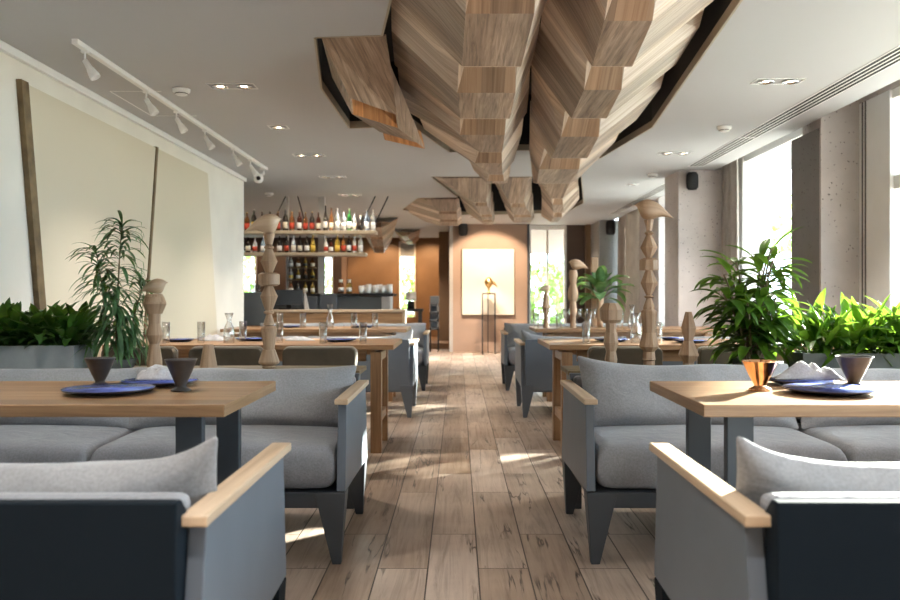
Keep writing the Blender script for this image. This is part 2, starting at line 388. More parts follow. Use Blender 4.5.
def empty(name, loc, rz=0.0):
    o = bpy.data.objects.new(name, None); COL.objects.link(o); o.location = loc; o.rotation_euler = (0, 0, rz); o.empty_display_size = 0.1
    return o
def tag(o, label, cat, group=None, kind=None):
    o['label'] = label; o['category'] = cat
    if group: o['group'] = group
    if kind: o['kind'] = kind
    return o
def struct(o): o['kind'] = 'structure'; return o
def dup(root, loc, label, rz=None, group=None, scale=None):
    r = root.copy(); COL.objects.link(r); r.location = loc
    if rz is not None: r.rotation_euler = (0, 0, rz)
    if scale: r.scale = scale
    r['label'] = label
    if group: r['group'] = group
    for ch in list(root.children):
        c = ch.copy(); COL.objects.link(c); c.parent = r
        for g in list(ch.children):
            d = g.copy(); COL.objects.link(d); d.parent = c
    return r
def tab(t, y, k=1):
    if y <= t[0][0]: return t[0][k]
    for a, b in zip(t, t[1:]):
        if y <= b[0]: return a[k] + (b[k] - a[k]) * (y - a[0]) / (b[0] - a[0])
    return t[-1][k]

# ------------------------------------------------------------------ the room
CZ = 2.51
b = MB(); b.quad([(-7, -2.6, 0), (5, -2.6, 0), (5, 21, 0), (-7, 21, 0)]); b.build('floor', M['floor']); struct(bpy.data.objects['floor'])

HOLE1 = [(-.784, 4.69), (-.41, 4.65), (-.318, 4.09), (-.05, 2.0), (1.15, 2.0), (1.358, 4.09), (1.63, 7.15), (1.46, 8.74), (1.0, 8.62), (.72, 8.27), (.30, 8.27), (-.08, 8.38), (-.38, 7.08), (-.914, 7.19), (-.93, 5.82)]
HOLE2 = [(-.31, 10.1), (1.46, 10.1), (1.9, 12.9), (1.8, 14.4), (.4, 14.8), (-.4, 14.7), (-.9, 13.9), (-.58, 12.3), (.0, 12.2)]
outer = [(-7, -2.6), (2.87, -2.6), (2.87, 21), (-7, 21)]
polys = [outer, HOLE1, HOLE2]
vs = [Vector((x, y, 0)) for p in polys for x, y in p]
tris = tessellate_polygon([[Vector((x, y, 0)) for x, y in p] for p in polys])
b = MB()
for t in tris: b.quad([(vs[i].x, vs[i].y, CZ) for i in t])
me_c = b.build('ceiling', M['ceil']); struct(me_c)
# roof slab above ceiling (closes the recesses and the curtain pocket)
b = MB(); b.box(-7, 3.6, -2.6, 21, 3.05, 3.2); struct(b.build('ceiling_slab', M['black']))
b = MB(); b.box(2.87, 2.90, -2.6, 21, CZ, 3.05); struct(b.build('trim_pelmet', M['ceil']))
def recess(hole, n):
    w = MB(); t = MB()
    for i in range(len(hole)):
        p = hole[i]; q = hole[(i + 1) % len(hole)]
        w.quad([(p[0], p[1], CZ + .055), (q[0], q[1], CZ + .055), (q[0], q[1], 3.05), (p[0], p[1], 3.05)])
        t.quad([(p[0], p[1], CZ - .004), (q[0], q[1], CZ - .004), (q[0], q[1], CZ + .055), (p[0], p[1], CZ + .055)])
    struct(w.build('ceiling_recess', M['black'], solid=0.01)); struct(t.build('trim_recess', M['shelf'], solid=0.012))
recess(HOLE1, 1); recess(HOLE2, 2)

# left wall
LX = -2.57
b = MB(); b.box(LX - .22, LX, -2.6, 10.2, 0, CZ + .5); struct(b.build('wall_left', M['plaster']))
b = MB(); b.box(LX, LX + .035, -2.6, 10.2, CZ - .05, CZ - .002); struct(b.build('trim_left', M['frame'], bevel=.006))
b = MB(); b.box(-7, -6.8, 10.2, 21, 0, CZ); b.box(-7, LX - .22, 10.0, 10.2, 0, CZ); struct(b.build('wall_bar_side', M['dbrown']))
b = MB(); b.box(-7, 5, -2.8, -2.6, 0, 3.05); struct(b.build('wall_behind', M['dbrown']))

# right side: wall below and above the windows, pillars
b = MB(); b.box(3.2, 3.45, -2.6, 6.79, 0, .92); b.box(3.2, 3.45, -2.6, 6.79, 2.62, 3.05); b.box(3.2, 3.45, -2.6, -1.2, .92, 2.62)
struct(b.build('wall_right', M['conc']))
b = MB(); b.box(3.2, 3.45, 7.4, 16.9, 0, .35); b.box(3.2, 3.45, 7.4, 16.9, 2.62, 3.05); struct(b.build('wall_right_far', M['conc']))
b = MB(); b.box(2.9, 3.45, 6.79, 6.82, 0, 3.04); b.box(3.0, 3.45, 6.82, 7.4, 0, 3.04); o = struct(b.build('wall_pillar_front', M['conc']))
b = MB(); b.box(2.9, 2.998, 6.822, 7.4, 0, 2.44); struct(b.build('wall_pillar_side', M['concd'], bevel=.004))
b = MB(); b.box(2.48, 3.45, 9.57, 10.2, 0, CZ); struct(b.build('wall_pillar_speaker', M['conc'], bevel=.01))
b = MB(); b.box(2.9, 3.45, 12.3, 13.6, 0, 3.04); struct(b.build('wall_pillar_middle', M['conc'], bevel=.01))
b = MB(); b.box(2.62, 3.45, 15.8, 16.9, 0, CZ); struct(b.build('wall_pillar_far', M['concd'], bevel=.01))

wn = 0
def window_x(x, y0, y1, z0, z1, mull, transoms, jamb=.07, name=None, jn=None):
    """a framed window in the plane X = x"""
    global wn; wn += 1
    r = struct(empty('window_%d' % wn, (0, 0, 0)))
    fr = MB()
    fr.box(x, x + .09, y0, y1, z0, z0 + .07); fr.box(x, x + .09, y0, y1, z1 - .07, z1)
    fr.box(x, x + .09, y0, y0 + jamb, z0, z1); fr.box(x - .02, x + .09, y1 - (jn or jamb), y1, z0, z1)
    for m in mull: fr.box(x, x + .09, m - .035, m + .035, z0, z1)
    for t, h in transoms: fr.box(x + .01, x + .08, y0, y1, t - h / 2, t + h / 2)
    fr.build('window_frame', M['frame'], r, bevel=.006)
    p = MB(); p.box(x + .04, x + .05, y0 + .03, y1 - .03, z0 + .03, z1 - .03); p.build('pane', M['pane'], r)
    return r
w1 = window_x(3.22, -1.2, 6.66, .92, 2.62, [1.4, 3.9], [(1.93, .10)], jn=.36)
b = MB()
b.box(3.205, 3.30, 6.661, 6.79, .92, 2.62); b.build('frame_jamb', M['frame'], w1)
for mm in (6.68, 6.73):
    b = MB(); b.box(3.198, 3.2045, mm - .006, mm + .006, .92, 2.62); b.build('frame_rail', M['framed'], w1)
w2 = window_x(3.12, 7.4, 9.56, .35, 2.62, [], [], jn=.30)
w3 = window_x(3.12, 10.2, 12.3, .35, 2.62, [], [])
w4 = window_x(3.12, 13.6, 15.8, .35, 2.62, [14.7], [])
b = MB(); b.box(3.05, 3.22, -1.2, 6.7, .89, .93); struct(b.build('trim_sill', M['conc'], bevel=.005))

# far walls
b = MB(); b.box(-.10, 1.36, 16.7, 16.95, 0, CZ); struct(b.build('wall_far_picture', M['taupe']))
b = MB(); b.box(-.17, -.10, 16.68, 17.0, 0, CZ); struct(b.build('trim_far_left', M['stoneg']))
b = MB(); b.box(1.36, 1.40, 16.66, 17.0, 0, CZ); struct(b.build('trim_far_right', M['steeld']))
b = MB(); b.box(2.16, 2.62, 16.9, 17.1, 0, CZ); b.box(1.4, 2.16, 16.9, 17.1, 0, .35); struct(b.build('wall_far_right', M['dbrown']))
b = MB(); b.box(2.52, 2.62, 16.75, 16.9, 0, CZ); struct(b.build('trim_far_orange', M['brown']))
b = MB(); b.box(1.40, 1.45, 16.9, 17.0, .35, CZ); b.box(2.11, 2.16, 16.9, 17.0, .35, CZ); b.box(1.45, 2.11, 16.9, 17, .35, .42); b.box(1.45, 2.11, 16.92, 16.98, 2.42, CZ)
b.box(1.76, 1.80, 16.92, 16.98, .42, 2.42)
w5 = struct(empty('window_5', (0, 0, 0))); b.build('window_frame', M['frame'], w5)
b = MB(); b.box(1.45, 2.11, 16.94, 16.95, .42, 2.42); b.build('pane', M['pane'], w5)
# back wall of the bar room with three slot windows
def wall_slots(y, x0, x1, slots, mat, name):
    m = MB(); x = x0
    for a, c, z0, z1 in slots:
        m.box(x, a, y, y + .2, 0, CZ); m.box(a, c, y, y + .2, 0, z0); m.box(a, c, y, y + .2, z1, CZ); x = c
    m.box(x, x1, y, y + .2, 0, CZ); return struct(m.build(name, mat))
wall_slots(20.5, -7, -2.75, [(-5.25, -4.85, .9, 2.2), (-3.32, -3.0, .9, 2.08)], M['dbrown'], 'wall_back')
wall_slots(20.5, -2.7495, .1, [(-1.42, -1.02, .6, 2.42)], M['brown'], 'wall_back_passage')
b = MB(); b.box(-2.8, -2.68, 20.44, 20.499, 0, 2.3); struct(b.build('trim_back', M['taupe']))
for k, (a, c, z0, z1) in enumerate([(-5.25, -4.85, .9, 2.2), (-3.32, -3.0, .9, 2.08), (-1.42, -1.02, .6, 2.42)]):
    w = struct(empty('window_%d' % (6 + k), (0, 0, 0)))
    m = MB(); m.box(a, a + .04, 20.44, 20.6, z0, z1); m.box(c - .04, c, 20.44, 20.6, z0, z1); m.box(a, c, 20.44, 20.6, z1 - .05, z1); m.build('window_frame', M['frame'], w)
    m = MB(); m.box(a + .04, c - .04, 20.55, 20.56, z0, z1 - .05); m.build('pane', M['pane'], w)
b = MB(); b.box(-1.38, -1.06, 20.47, 20.49, 2.05, 2.37); tag(b.build('roller_blind', M['awning']), 'grey roller blind pulled down over the top of the tall slot window behind the bar', 'blind')
b = MB(); b.box(-.42, -.17, 18.6, 18.8, 0, CZ); b.box(-.17, .0, 16.95, 20.5, 0, CZ); struct(b.build('wall_passage', M['brown']))
b = MB(); b.box(-1.9, -.17, 17.6, 20.5, 0, .12); struct(b.build('trim_step', M['table2'])) 

# outside ground
b = MB(); b.quad([(3.5, -30, -.05), (45, -30, -.05), (45, 45, -.05), (3.5, 45, -.05)]); b.quad([(-30, 21, -.05), (3.5, 21, -.05), (3.5, 45, -.05), (-30, 45, -.05)])
b.quad([(1.4, 17.1, -.04), (3.5, 17.1, -.04), (3.5, 21, -.04), (1.4, 21, -.04)])
struct(b.build('ground', M['paving']))

# ------------------------------------------------------------------ folded oak ceiling sculptures
def ridge(parent, name, tiers, OL, CL, CR, OR, lift=.20):
    """saw-toothed trough: each table is (Y, X, height above the eye)"""
    def row(y, l, k):
        return [(tab(OL, y), y, EYE + tab(OL, y, 2) + l), (tab(CL, y) + .06 * k, y, EYE + tab(CL, y, 2) + l * 1.5),
                (tab(CR, y) - .02 * k, y, EYE + tab(CR, y, 2) + l * 1.5), (tab(OR, y), y, EYE + tab(OR, y, 2) + l)]
    def strip(a, c, off, ms):
        for k in range(3):
            P = [a[k], a[k + 1], c[k + 1], c[k]]; m = ms[k]
            if k == 1: uv = [(p[1] + p[2] + off, p[0] + off) for p in P]
            else:
                base = a[1] if k == 0 else a[2]
                uv = [((Vector((p[0], 0, p[2])) - Vector((base[0], 0, base[2]))).length + off, p[1] + off) for p in P]
            m.quad(P, uv)
    for i, (ys, ye) in enumerate(tiers):
        m = MB(); strip(row(ys, 0, 0), row(ye - .014, 0, 0), i * 3.17, (m, m, m)); m.build(name, M['oak'], parent, solid=.012)
        m = MB(); strip(row(ye - .0135, 0, 0), row(ye, 0, 0), i, (m, m, m)); m.build('edge_band', M['cap'], parent, solid=.0125)
        if i + 1 < len(tiers):
            q = (MB(), MB(), MB()); a, t, c = row(ye + .004, lift, 0), row(ye + .004, lift, 1.5), row(tiers[i + 1][0], 0, 0)
            strip([a[0], a[1], a[2], a[3]], c, i * 2.3 + 1, (q[0], MB(), q[2]))
            P = [t[1], t[2], c[2], c[1]]; q[1].quad(P, [(p[1] + p[2] + i, p[0]) for p in P])
            for k in (1, 2):
                P = [a[k], t[k], c[k]] if k == 1 else [t[k], a[k], c[k]]
                w = MB(); w.quad(P, [(p[1], p[0]) for p in P]); w.build('pocket_cheek', M['oakpalelit'], parent, solid=.008)
            for w, n, k in zip(q, ('pale_lit_riser', 'pocket_riser', 'pale_lit_riser'), ('oakpalelit', 'oakwarmshade', 'oakpalelit')): w.build(n, M[k], parent, solid=.012)

cs = tag(empty('ceiling_sculpture', (0, 0, 0)), 'large folded oak ceiling sculpture of stepped ridges hanging in the nearer recess', 'ceiling sculpture')
ridge(cs, 'folded_ridge', [(1.9, 2.2), (2.55, 2.95), (3.45, 4.25), (4.79, 5.49), (6.03, 6.76), (7.3, 8.0), (8.43, 8.6)],
      [(2, -.12, 1.5), (4.5, -.36, 1.5), (5.7, -.42, 1.5), (7.0, -.40, 1.47), (8.0, -.04, 1.38), (8.6, .24, 1.2)],
      [(2, .05, 1.15), (4.25, .02, 1.15), (4.8, -.005, 1.15), (5.5, .017, 1.15), (6.03, .014, 1.15), (6.76, .18, 1.15), (7.3, .146, 1.15), (8.0, .31, 1.15), (8.6, .287, 1.15)],
      [(2, .30, 1.15), (4.25, .315, 1.15), (4.8, .323, 1.15), (5.5, .336, 1.15), (6.03, .332, 1.15), (6.76, .35, 1.15), (7.3, .378, 1.15), (8.0, .42, 1.15), (8.6, .47, 1.15)],
      [(2, .44, 1.5), (5, .458, 1.5), (5.5, .474, 1.5), (6.8, .55, 1.47), (7.6, .545, 1.36), (8.6, .50, 1.16)])
ridge(cs, 'folded_ridge', [(1.9, 2.3), (2.75, 3.1), (3.54, 4.25), (4.72, 5.48), (6.1, 7.05), (7.65, 8.62)],
      [(2, .44, 1.5), (5, .458, 1.5), (5.5, .474, 1.5), (6.8, .59, 1.47), (7.4, .61, 1.36), (8.6, .76, 1.16)],
      [(2, .58, 1.15), (3.54, .61, 1.15), (4.25, .67, 1.15), (4.72, .70, 1.15), (5.48, .73, 1.15), (6.1, .74, 1.15), (7.05, .77, 1.15), (7.65, .73, 1.15), (8.6, .80, 1.15)],
      [(2, .70, 1.15), (3.54, .81, 1.15), (4.25, .87, 1.15), (4.75, .91, 1.15), (5.48, .957, 1.15), (6.1, 1.01, 1.15), (7.05, 1.07, 1.15), (7.65, 1.09, 1.15), (8.6, 1.12, 1.15)],
      [(2, 1.05, 1.5), (3, 1.2, 1.5), (4.6, 1.33, 1.5), (6.0, 1.45, 1.5), (7.2, 1.48, 1.46), (8.2, 1.33, 1.32), (8.6, 1.2, 1.18)])
def px(x, y, zr): d = F * zr / (VY - y); return ((x - VX) * d / F, d, EYE + zr)
def fold(parent, name, quads, ups, mat='oak'):
    m = MB()
    for q in quads:
        P = [Vector(p) for p in q]; g = (P[3] - P[0]).normalized(); n = (P[1] - P[0]).cross(P[2] - P[0]).normalized(); h = n.cross(g)
        m.quad(P, [(p.dot(g), p.dot(h)) for p in P])
    return m.build(name, M[mat], parent, solid=0.012)
a_, b_, e_, d_ = px(322, 39, 1.45), px(386, 36, 1.45), px(397, 115, 1.22), px(350, 98, 1.25)
i_, f_ = px(352, 114, 1.23), px(398, 128, 1.20)
k_, j_ = px(380, 132, 1.21), px(421, 144, 1.19)
m_, l_ = px(385, 140, 1.20), px(425, 149, 1.18)
up = lambda p, h: (p[0], p[1] + .004, p[2] + h)
g_ = px(391, 66, 1.38); h_ = (-.86, 5.8, EYE + 1.50); n_ = (-.80, 6.9, EYE + 1.50)
fold(cs, 'folded_fin', [(a_, b_, e_, d_), (a_, d_, i_, h_), (h_, i_, k_, n_)], 0)
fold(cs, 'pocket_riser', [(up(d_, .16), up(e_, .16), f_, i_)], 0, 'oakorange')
fold(cs, 'folded_fin', [(i_, f_, j_, k_)], 0)
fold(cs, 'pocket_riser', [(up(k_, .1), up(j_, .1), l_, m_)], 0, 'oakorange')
fold(cs, 'folded_fin', [(b_, g_, l_, f_)], 0)
# rear group
cr = tag(empty('ceiling_sculpture', (0, 0, 0)), 'smaller folded oak ceiling sculpture in the far recess, above the aisle end', 'ceiling sculpture')
ridge(cr, 'folded_ridge', [(10.13, 11.0), (11.2, 11.85), (12.1, 12.5), (12.7, 13.2)],
      [(10.1, -.29, 1.43), (12, .02, 1.42), (13.3, .15, 1.3)], [(10.1, -.2, 1.42), (11.0, .2, 1.22), (11.8, .31, 1.15), (12.5, .36, 1.13), (13.3, .42, 1.12)],
      [(10.1, .36, 1.42), (11.0, .36, 1.22), (11.8, .47, 1.15), (12.5, .5, 1.13), (13.3, .54, 1.12)], [(10.1, .38, 1.43), (11, .43, 1.43), (13.3, .58, 1.2)], lift=.12)
ridge(cr, 'folded_ridge', [(10.13, 11.1), (11.35, 11.9), (12.2, 13.0)],
      [(10.1, .40, 1.43), (11, .50, 1.43), (13.1, .80, 1.2)], [(10.1, .44, 1.42), (11.1, .68, 1.22), (11.9, .78, 1.15), (13.3, .88, 1.13)],
      [(10.1, .84, 1.42), (11.1, .85, 1.22), (11.9, 1.03, 1.15), (13.3, 1.12, 1.13)], [(10.1, .88, 1.43), (11, .95, 1.43), (13.1, 1.18, 1.2)], lift=.12)
ridge(cr, 'folded_ridge', [(10.13, 10.9), (11.3, 11.9), (12.4, 13.2)],
      [(10.1, .92, 1.43), (11.6, 1.15, 1.42), (13.3, 1.3, 1.25)], [(10.1, 1.0, 1.42), (10.9, 1.2, 1.26), (12, 1.36, 1.17), (13.3, 1.45, 1.16)],
      [(10.1, 1.36, 1.42), (10.9, 1.34, 1.26), (12, 1.5, 1.17), (13.3, 1.55, 1.16)], [(10.1, 1.42, 1.43), (12.6, 1.8, 1.43), (13.3, 1.78, 1.38)], lift=.12)
ridge(cr, 'folded_fin', [(12.27, 12.9), (13.15, 13.7), (13.95, 14.4)],
      [(12.2, -.56, 1.43), (13.8, -.88, 1.42), (14.5, -.5, 1.25)], [(12.2, -.5, 1.42), (12.9, -.3, 1.30), (14.5, -.3, 1.2)], [(12.2, -.02, 1.42), (12.9, -.02, 1.30), (14.5, .0, 1.2)], [(12.2, .0, 1.43), (14.5, .08, 1.25)], lift=.12)
cf = tag(empty('ceiling_sculpture', (0, 0, 0)), 'brown folded wooden wedge hanging from the ceiling past the bar shelves', 'ceiling sculpture')
ridge(cf, 'folded_fin', [(15.2, 16.2), (16.5, 17.4), (17.7, 18.4)],
      [(15, -1.75, 1.42), (18.4, -2.0, 1.3)], [(15, -1.6, 1.25), (18.4, -1.8, .95)], [(15, -1.35, 1.25), (18.4, -1.6, .95)], [(15, -1.05, 1.42), (18.4, -1.45, 1.2)], lift=.18)
cf = tag(empty('ceiling_sculpture', (0, 0, 0)), 'small dark folded wooden piece hanging just above the tall slot window', 'ceiling sculpture')
ridge(cf, 'folded_fin', [(18.0, 18.7), (18.9, 19.4)],
      [(18, -1.36, 1.42), (19.4, -1.3, 1.3)], [(18, -1.2, 1.3), (19.4, -1.15, 1.2)], [(18, -1.1, 1.3), (19.4, -1.0, 1.2)], [(18, -.8, 1.42), (19.4, -.9, 1.3)], lift=.18)

# ------------------------------------------------------------------ upholstery pieces
def cushion_mesh(w, d, t, r=.045, crown=.02):
    """rounded seat cushion box, origin at its bottom front left corner"""
    m = MB(); nu, nv = 15, 11
    def shp(u, v, top):
        return 0
    m.box(0, w, 0, d, 0, t); return m
def soft_box(name, w, d, t, mat, parent, loc, r=.05, crown=.018):
    m = MB(); n = 10; nn = 8; L = []
    xs = [r * .0, r * .35, r, ] + [r + (w - 2 * r) * i / 6 for i in range(1, 6)] + [w - r, w - r * .35, w]
    ys = [0, r * .35, r] + [r + (d - 2 * r) * i / 5 for i in range(1, 5)] + [d - r, d - r * .35, d]
    def prof(a, L_):
        e = min(a, L_ - a)
        return 1 - (1 - min(1, e / r)) ** 2.2
    top = []; bot = []
    for x in xs:
        for y in ys:
            k = min(prof(x, w), prof(y, d)); k2 = math.sqrt(max(0, min(1, prof(x, w) * prof(y, d))))
            h = r * (1 - k2)
            cr = crown * math.sin(PI * x / w) * math.sin(PI * y / d)
            wob = .004 * noise.noise(Vector((x * 6, y * 6, loc[0] * 3)))
            top.append((x, y, t - h + cr + wob)); bot.append((x, y, h))
    nx, ny = len(xs), len(ys)
    m.grid(top, nx, ny)
    b0 = len(m.v); m.v += bot
    for i in range(nx - 1):
        for j in range(ny - 1):
            m.f.append([b0 + i * ny + j, b0 + i * ny + j + 1, b0 + (i + 1) * ny + j + 1, b0 + (i + 1) * ny + j]); m.uv.append([(0, 0)] * 4)
    ring = [i * ny for i in range(nx)] + [(nx - 1) * ny + j for j in range(1, ny)] + [i * ny + ny - 1 for i in range(nx - 2, -1, -1)] + [j for j in range(ny - 2, 0, -1)]
    for a, c in zip(ring, ring[1:] + ring[:1]):
        m.f.append([a, c, b0 + c, b0 + a][::-1]); m.uv.append([(0, 0)] * 4)
    return m.build(name, mat, parent, loc, smooth=True, sub=1)

def pillow(name, w, h, t, mat, parent, loc, tilt, seed=0, ear=.035, lean=0.0, rz=0.0, horn=0):
    """pillow standing in the XZ plane, origin at the bottom centre, leaning back by tilt"""
    m = MB(); nu, nv = 25, 15; F_ = []; B_ = []
    for i in range(nu):
        u = -1 + 2 * i / (nu - 1)
        for j in range(nv):
            v = -1 + 2 * j / (nv - 1)
            x = u * w / 2 * (1 - ear * 1.0 * (1 - v * v)); z = v * h / 2 * (1 - ear * 2.0 * (1 - u * u)) + h / 2
            k = (max(0, 1 - u ** 4) ** .55) * (max(0, 1 - v ** 4) ** .5)
            wr = noise.noise(Vector((x * 5 + seed, z * 7, seed * 1.7))) * .22 + noise.noise(Vector((x * 14 + seed, z * 10, 3))) * .10
            z += .075 * max(0, horn * u) ** 5 * (v + 1) / 2 if horn else 0
            y = t / 2 * k * (1 + wr)
            z += .012 * noise.noise(Vector((x * 4, seed, 0))) * (1 - k)
            F_.append((x, -y - .002, z)); B_.append((x, y * .8 + .002, z))
    m.grid(F_, nu, nv); b0 = len(m.v); m.v += B_
    for i in range(nu - 1):
        for j in range(nv - 1):
            m.f.append([b0 + i * nv + j, b0 + i * nv + j + 1, b0 + (i + 1) * nv + j + 1, b0 + (i + 1) * nv + j]); m.uv.append([(0, 0)] * 4)
    ring = [i * nv for i in range(nu)] + [(nu - 1) * nv + j for j in range(1, nv)] + [i * nv + nv - 1 for i in range(nu - 2, -1, -1)] + [j for j in range(nv - 2, 0, -1)]
    for a, c in zip(ring, ring[1:] + ring[:1]):
        m.f.append([a, c, b0 + c, b0 + a][::-1]); m.uv.append([(0, 0)] * 4)
    o = m.build(name, mat, parent, loc, smooth=True, sub=1); o.rotation_euler = (-tilt, lean, rz)
    return o

def sofa(name, label, cat, loc, rz, w, ncush, group=None, pills=None, hi=True, panelmat='steel', backmat='steeld', tip=0.0, bh=.70):
    """front faces -Y; origin at the floor, front left corner"""
    r = tag(empty(name, loc, rz), label, cat, group)
    D = .83
    for sx in (0, 1):
        x0 = 0 if sx == 0 else w - .035
        m = MB(); m.prism([(.0, .295), (.04, .645), (.76, .645), (.84, .27)], 0, x0, x0 + .035); sp_ = m.build('side_panel', M[panelmat], r, bevel=.003)
        xc = x0 - .012 if sx == 0 else x0 - .008
        m = MB(); m.box(xc, xc + .055, -.01, .80, .6455, .668, g=1); m.build('armrest', M['cap'], sp_, bevel=.004)
    for sx in (0, 1):
        for sy in (0, 1):
            X = 0 if sx == 0 else w; s = 1 if sx == 0 else -1
            Y = .0 if sy == 0 else .84; q = 1 if sy == 0 else -1
            def cr_(ax, ay, z, ox, oy):
                xs = sorted((X + s * ox, X + s * (ox + ax))); ys = sorted((Y + q * oy, Y + q * (oy + ay)))
                return [(xs[0], ys[0], z), (xs[1], ys[0], z), (xs[1], ys[1], z), (xs[0], ys[1], z)]
            m = MB(); m.hexa(cr_(.035, .035, 0, .018, .0 if sy == 0 else .01) + cr_(.125, .10, .29, .0, .0)); m.build('leg', M[backmat], r, bevel=.003)
    m = MB(); m.box(.036, w - .036, .01, .80, .225, .288); m.build('seat_frame', M[backmat], r, bevel=.003)
    m = MB(); m.prism([(.765, .24), (.765, bh - .03), (.80, bh), (.832, bh), (.836, .24)], 0, .036, w - .036, g=0); m.build('back_panel', M[backmat], r, bevel=.004)
    cw = (w - .08) / ncush
    for i in range(ncush):
        soft_box('seat_cushion', cw - .008, .74, .185, M['cush'], r, (.04 + cw * i + .004, .012, .290))
    m = MB(); m.box(.045, w - .045, .70, .762, .47, bh - .006); m.build('back_pad', M['cush'], r, bevel=.02, seg=3)
    for (x, pw, ph, tl, sd, ln) in (pills or [(.04 + cw * (i + .5), cw * 1.03, .33, .42, i + 1, 0) for i in range(ncush)]):
        pillow('back_cushion', pw, ph, .17, M['pill'], r, (x, .52, .462), tl, sd, horn=ln)
    return r

# near bench sofas that face the camera, behind the front tables
sofa('sofa', 'grey two-seat sofa facing forward behind the left front table', 'sofa', (-2.55, 3.43, 0), 0, 2.095, 2,
     pills=[(.52, 1.06, .31, .42, 3, 0), (1.53, 1.08, .31, .42, 8, .7)])
sofa('sofa', 'grey two-seat sofa facing forward behind the sunlit right front table', 'sofa', (.52, 3.43, 0), 0, 2.14, 2,
     pills=[(.56, 1.02, .33, .42, 5, -.9), (1.60, 1.06, .31, .42, 11, 0)])
# foreground sofas, backs to the camera (rotated half a turn)
sofa('sofa', 'grey sofa seen from behind in the left foreground with blue-grey side panel', 'sofa', (-.484, 2.40, 0), PI, 2.1, 2,
     backmat='steelshade', pills=[(.50, .98, .285, .34, 4, -1), (1.55, 1.0, .28, .34, 14, 0)])
sofa('sofa', 'grey sofa seen from behind in the right foreground, sun on its armrest', 'sofa', (.553 + 2.1, 2.40, 0), PI, 2.1, 2,
     backmat='steelshade', pills=[(1.59, .98, .285, .34, 9, 1), (.54, 1.0, .28, .34, 17, 0)])
# mid distance sofas either side of the aisle, behind the dining tables
sofa('sofa', 'blue-grey backed sofa left of the aisle, behind the left dining table', 'sofa', (-.40, 8.43, 0), PI, 2.1, 2, backmat='steel', pills=[(.5, .98, .27, .30, 21, -1), (1.5, .98, .27, .32, 22, 0)])
sofa('sofa', 'blue-grey backed sofa right of the aisle, behind the right dining table', 'sofa', (.565 + 2.1, 8.43, 0), PI, 2.1, 2, backmat='steel', pills=[(.5, .98, .27, .32, 23, 0), (1.6, .98, .27, .30, 24, 1)])
sofa('sofa', 'farthest left grey sofa, its open seat turned towards the camera', 'sofa', (-.36 - 2.1, 9.78, 0), 0, 2.1, 2)
sofa('sofa', 'farthest right grey sofa, its open seat turned towards the camera', 'sofa', (.535, 9.78, 0), 0, 2.1, 2)

# ------------------------------------------------------------------ consoles behind the near sofas
def console(x0, x1, label):
    r = tag(empty('console_table', (x0, 4.31, 0)), label, 'console table'); w = x1 - x0
    m = MB(); m.box(0, w, 0, .34, .682, .705, g=0); m.build('top', M['strip'], r, bevel=.003)
    for x in (.03, w - .07):
        m = MB(); m.box(x, x + .04, .02, .32, 0, .6815, g=2); m.build('leg', M['steeld'], r, bevel=.003)
    m = MB(); m.box(.071, w - .071, .15, .17, .45, .6815); m.build('back_board', M['steeld'], r)
console(-2.54, -.50, 'narrow dark console directly behind the left near sofa, holding totems and plants')
console(.56, 2.66, 'narrow dark console directly behind the right near sofa, holding totems and plants')

# ------------------------------------------------------------------ tables
def near_table(x0, x1, label, lx):
    r = tag(empty('table', (x0, 2.60, 0)), label, 'table'); w = x1 - x0
    m = MB(); m.box(0, w, 0, .74, .712, .75, g=0); m.build('tabletop', M['table'], r, bevel=.003)
    for x in lx:
        for y in (.14, .60):
            m = MB(); m.hexa([(x, y - .02, 0), (x + .085, y - .02, 0), (x + .085, y + .02, 0), (x, y + .02, 0), (x, y - .02, .7115), (x + .085, y - .02, .7115), (x + .085, y + .02, .7115), (x, y + .02, .7115)]); m.build('leg', M['steeld'], r, bevel=.003)
near_table(-2.5, -.715, 'oak-topped table with dark steel legs in the left foreground', (.30, 1.595))
near_table(.752, 2.55, 'oak-topped table with dark steel legs in the right foreground, sun on its corner', (.11, 1.40))

def dining_table(x0, x1, y0, y1, label, legs, group=None):
    r = tag(empty('dining_table', (x0, y0, 0)), label, 'table', group); w = x1 - x0; d = y1 - y0
    m = MB(); m.box(0, w, 0, d, .715, .75, g=0); m.build('tabletop', M['table2'], r, bevel=.003)
    for y in (.10, d - .125):
        m = MB(); m.box(.2, w - .2, y, y + .025, .63, .7145, g=0); m.build('apron', M['table2'], r, bevel=.002)
    for x in legs:
        for y in (0.02, d - .36):
            m = MB(); m.box(x, x + .075, y, y + .075, 0, .700, g=2); m.build('leg', M['table2'], r, bevel=.003)
        for z in (.20, .63):
            m = MB(); m.box(x + .01, x + .065, .096, d - .361, z, z + .06, g=1); m.build('stretcher', M['table2'], r, bevel=.002)
dining_table(-2.45, -.444, 5.85, 6.75, 'long oak dining table left of the aisle, laid with blue plates', (.10, 2.45 - .605))
dining_table(.632, 2.80, 5.85, 6.75, 'long oak dining table right of the aisle, laid with blue plates', (.085, 1.95))
dining_table(-2.45, -.53, 8.75, 9.55, 'farther left oak dining table between the two blue-grey sofas', (.10, 1.7))
dining_table(.80, 2.80, 8.75, 9.55, 'farther right oak dining table carrying the far bird totems', (.12, 1.75))

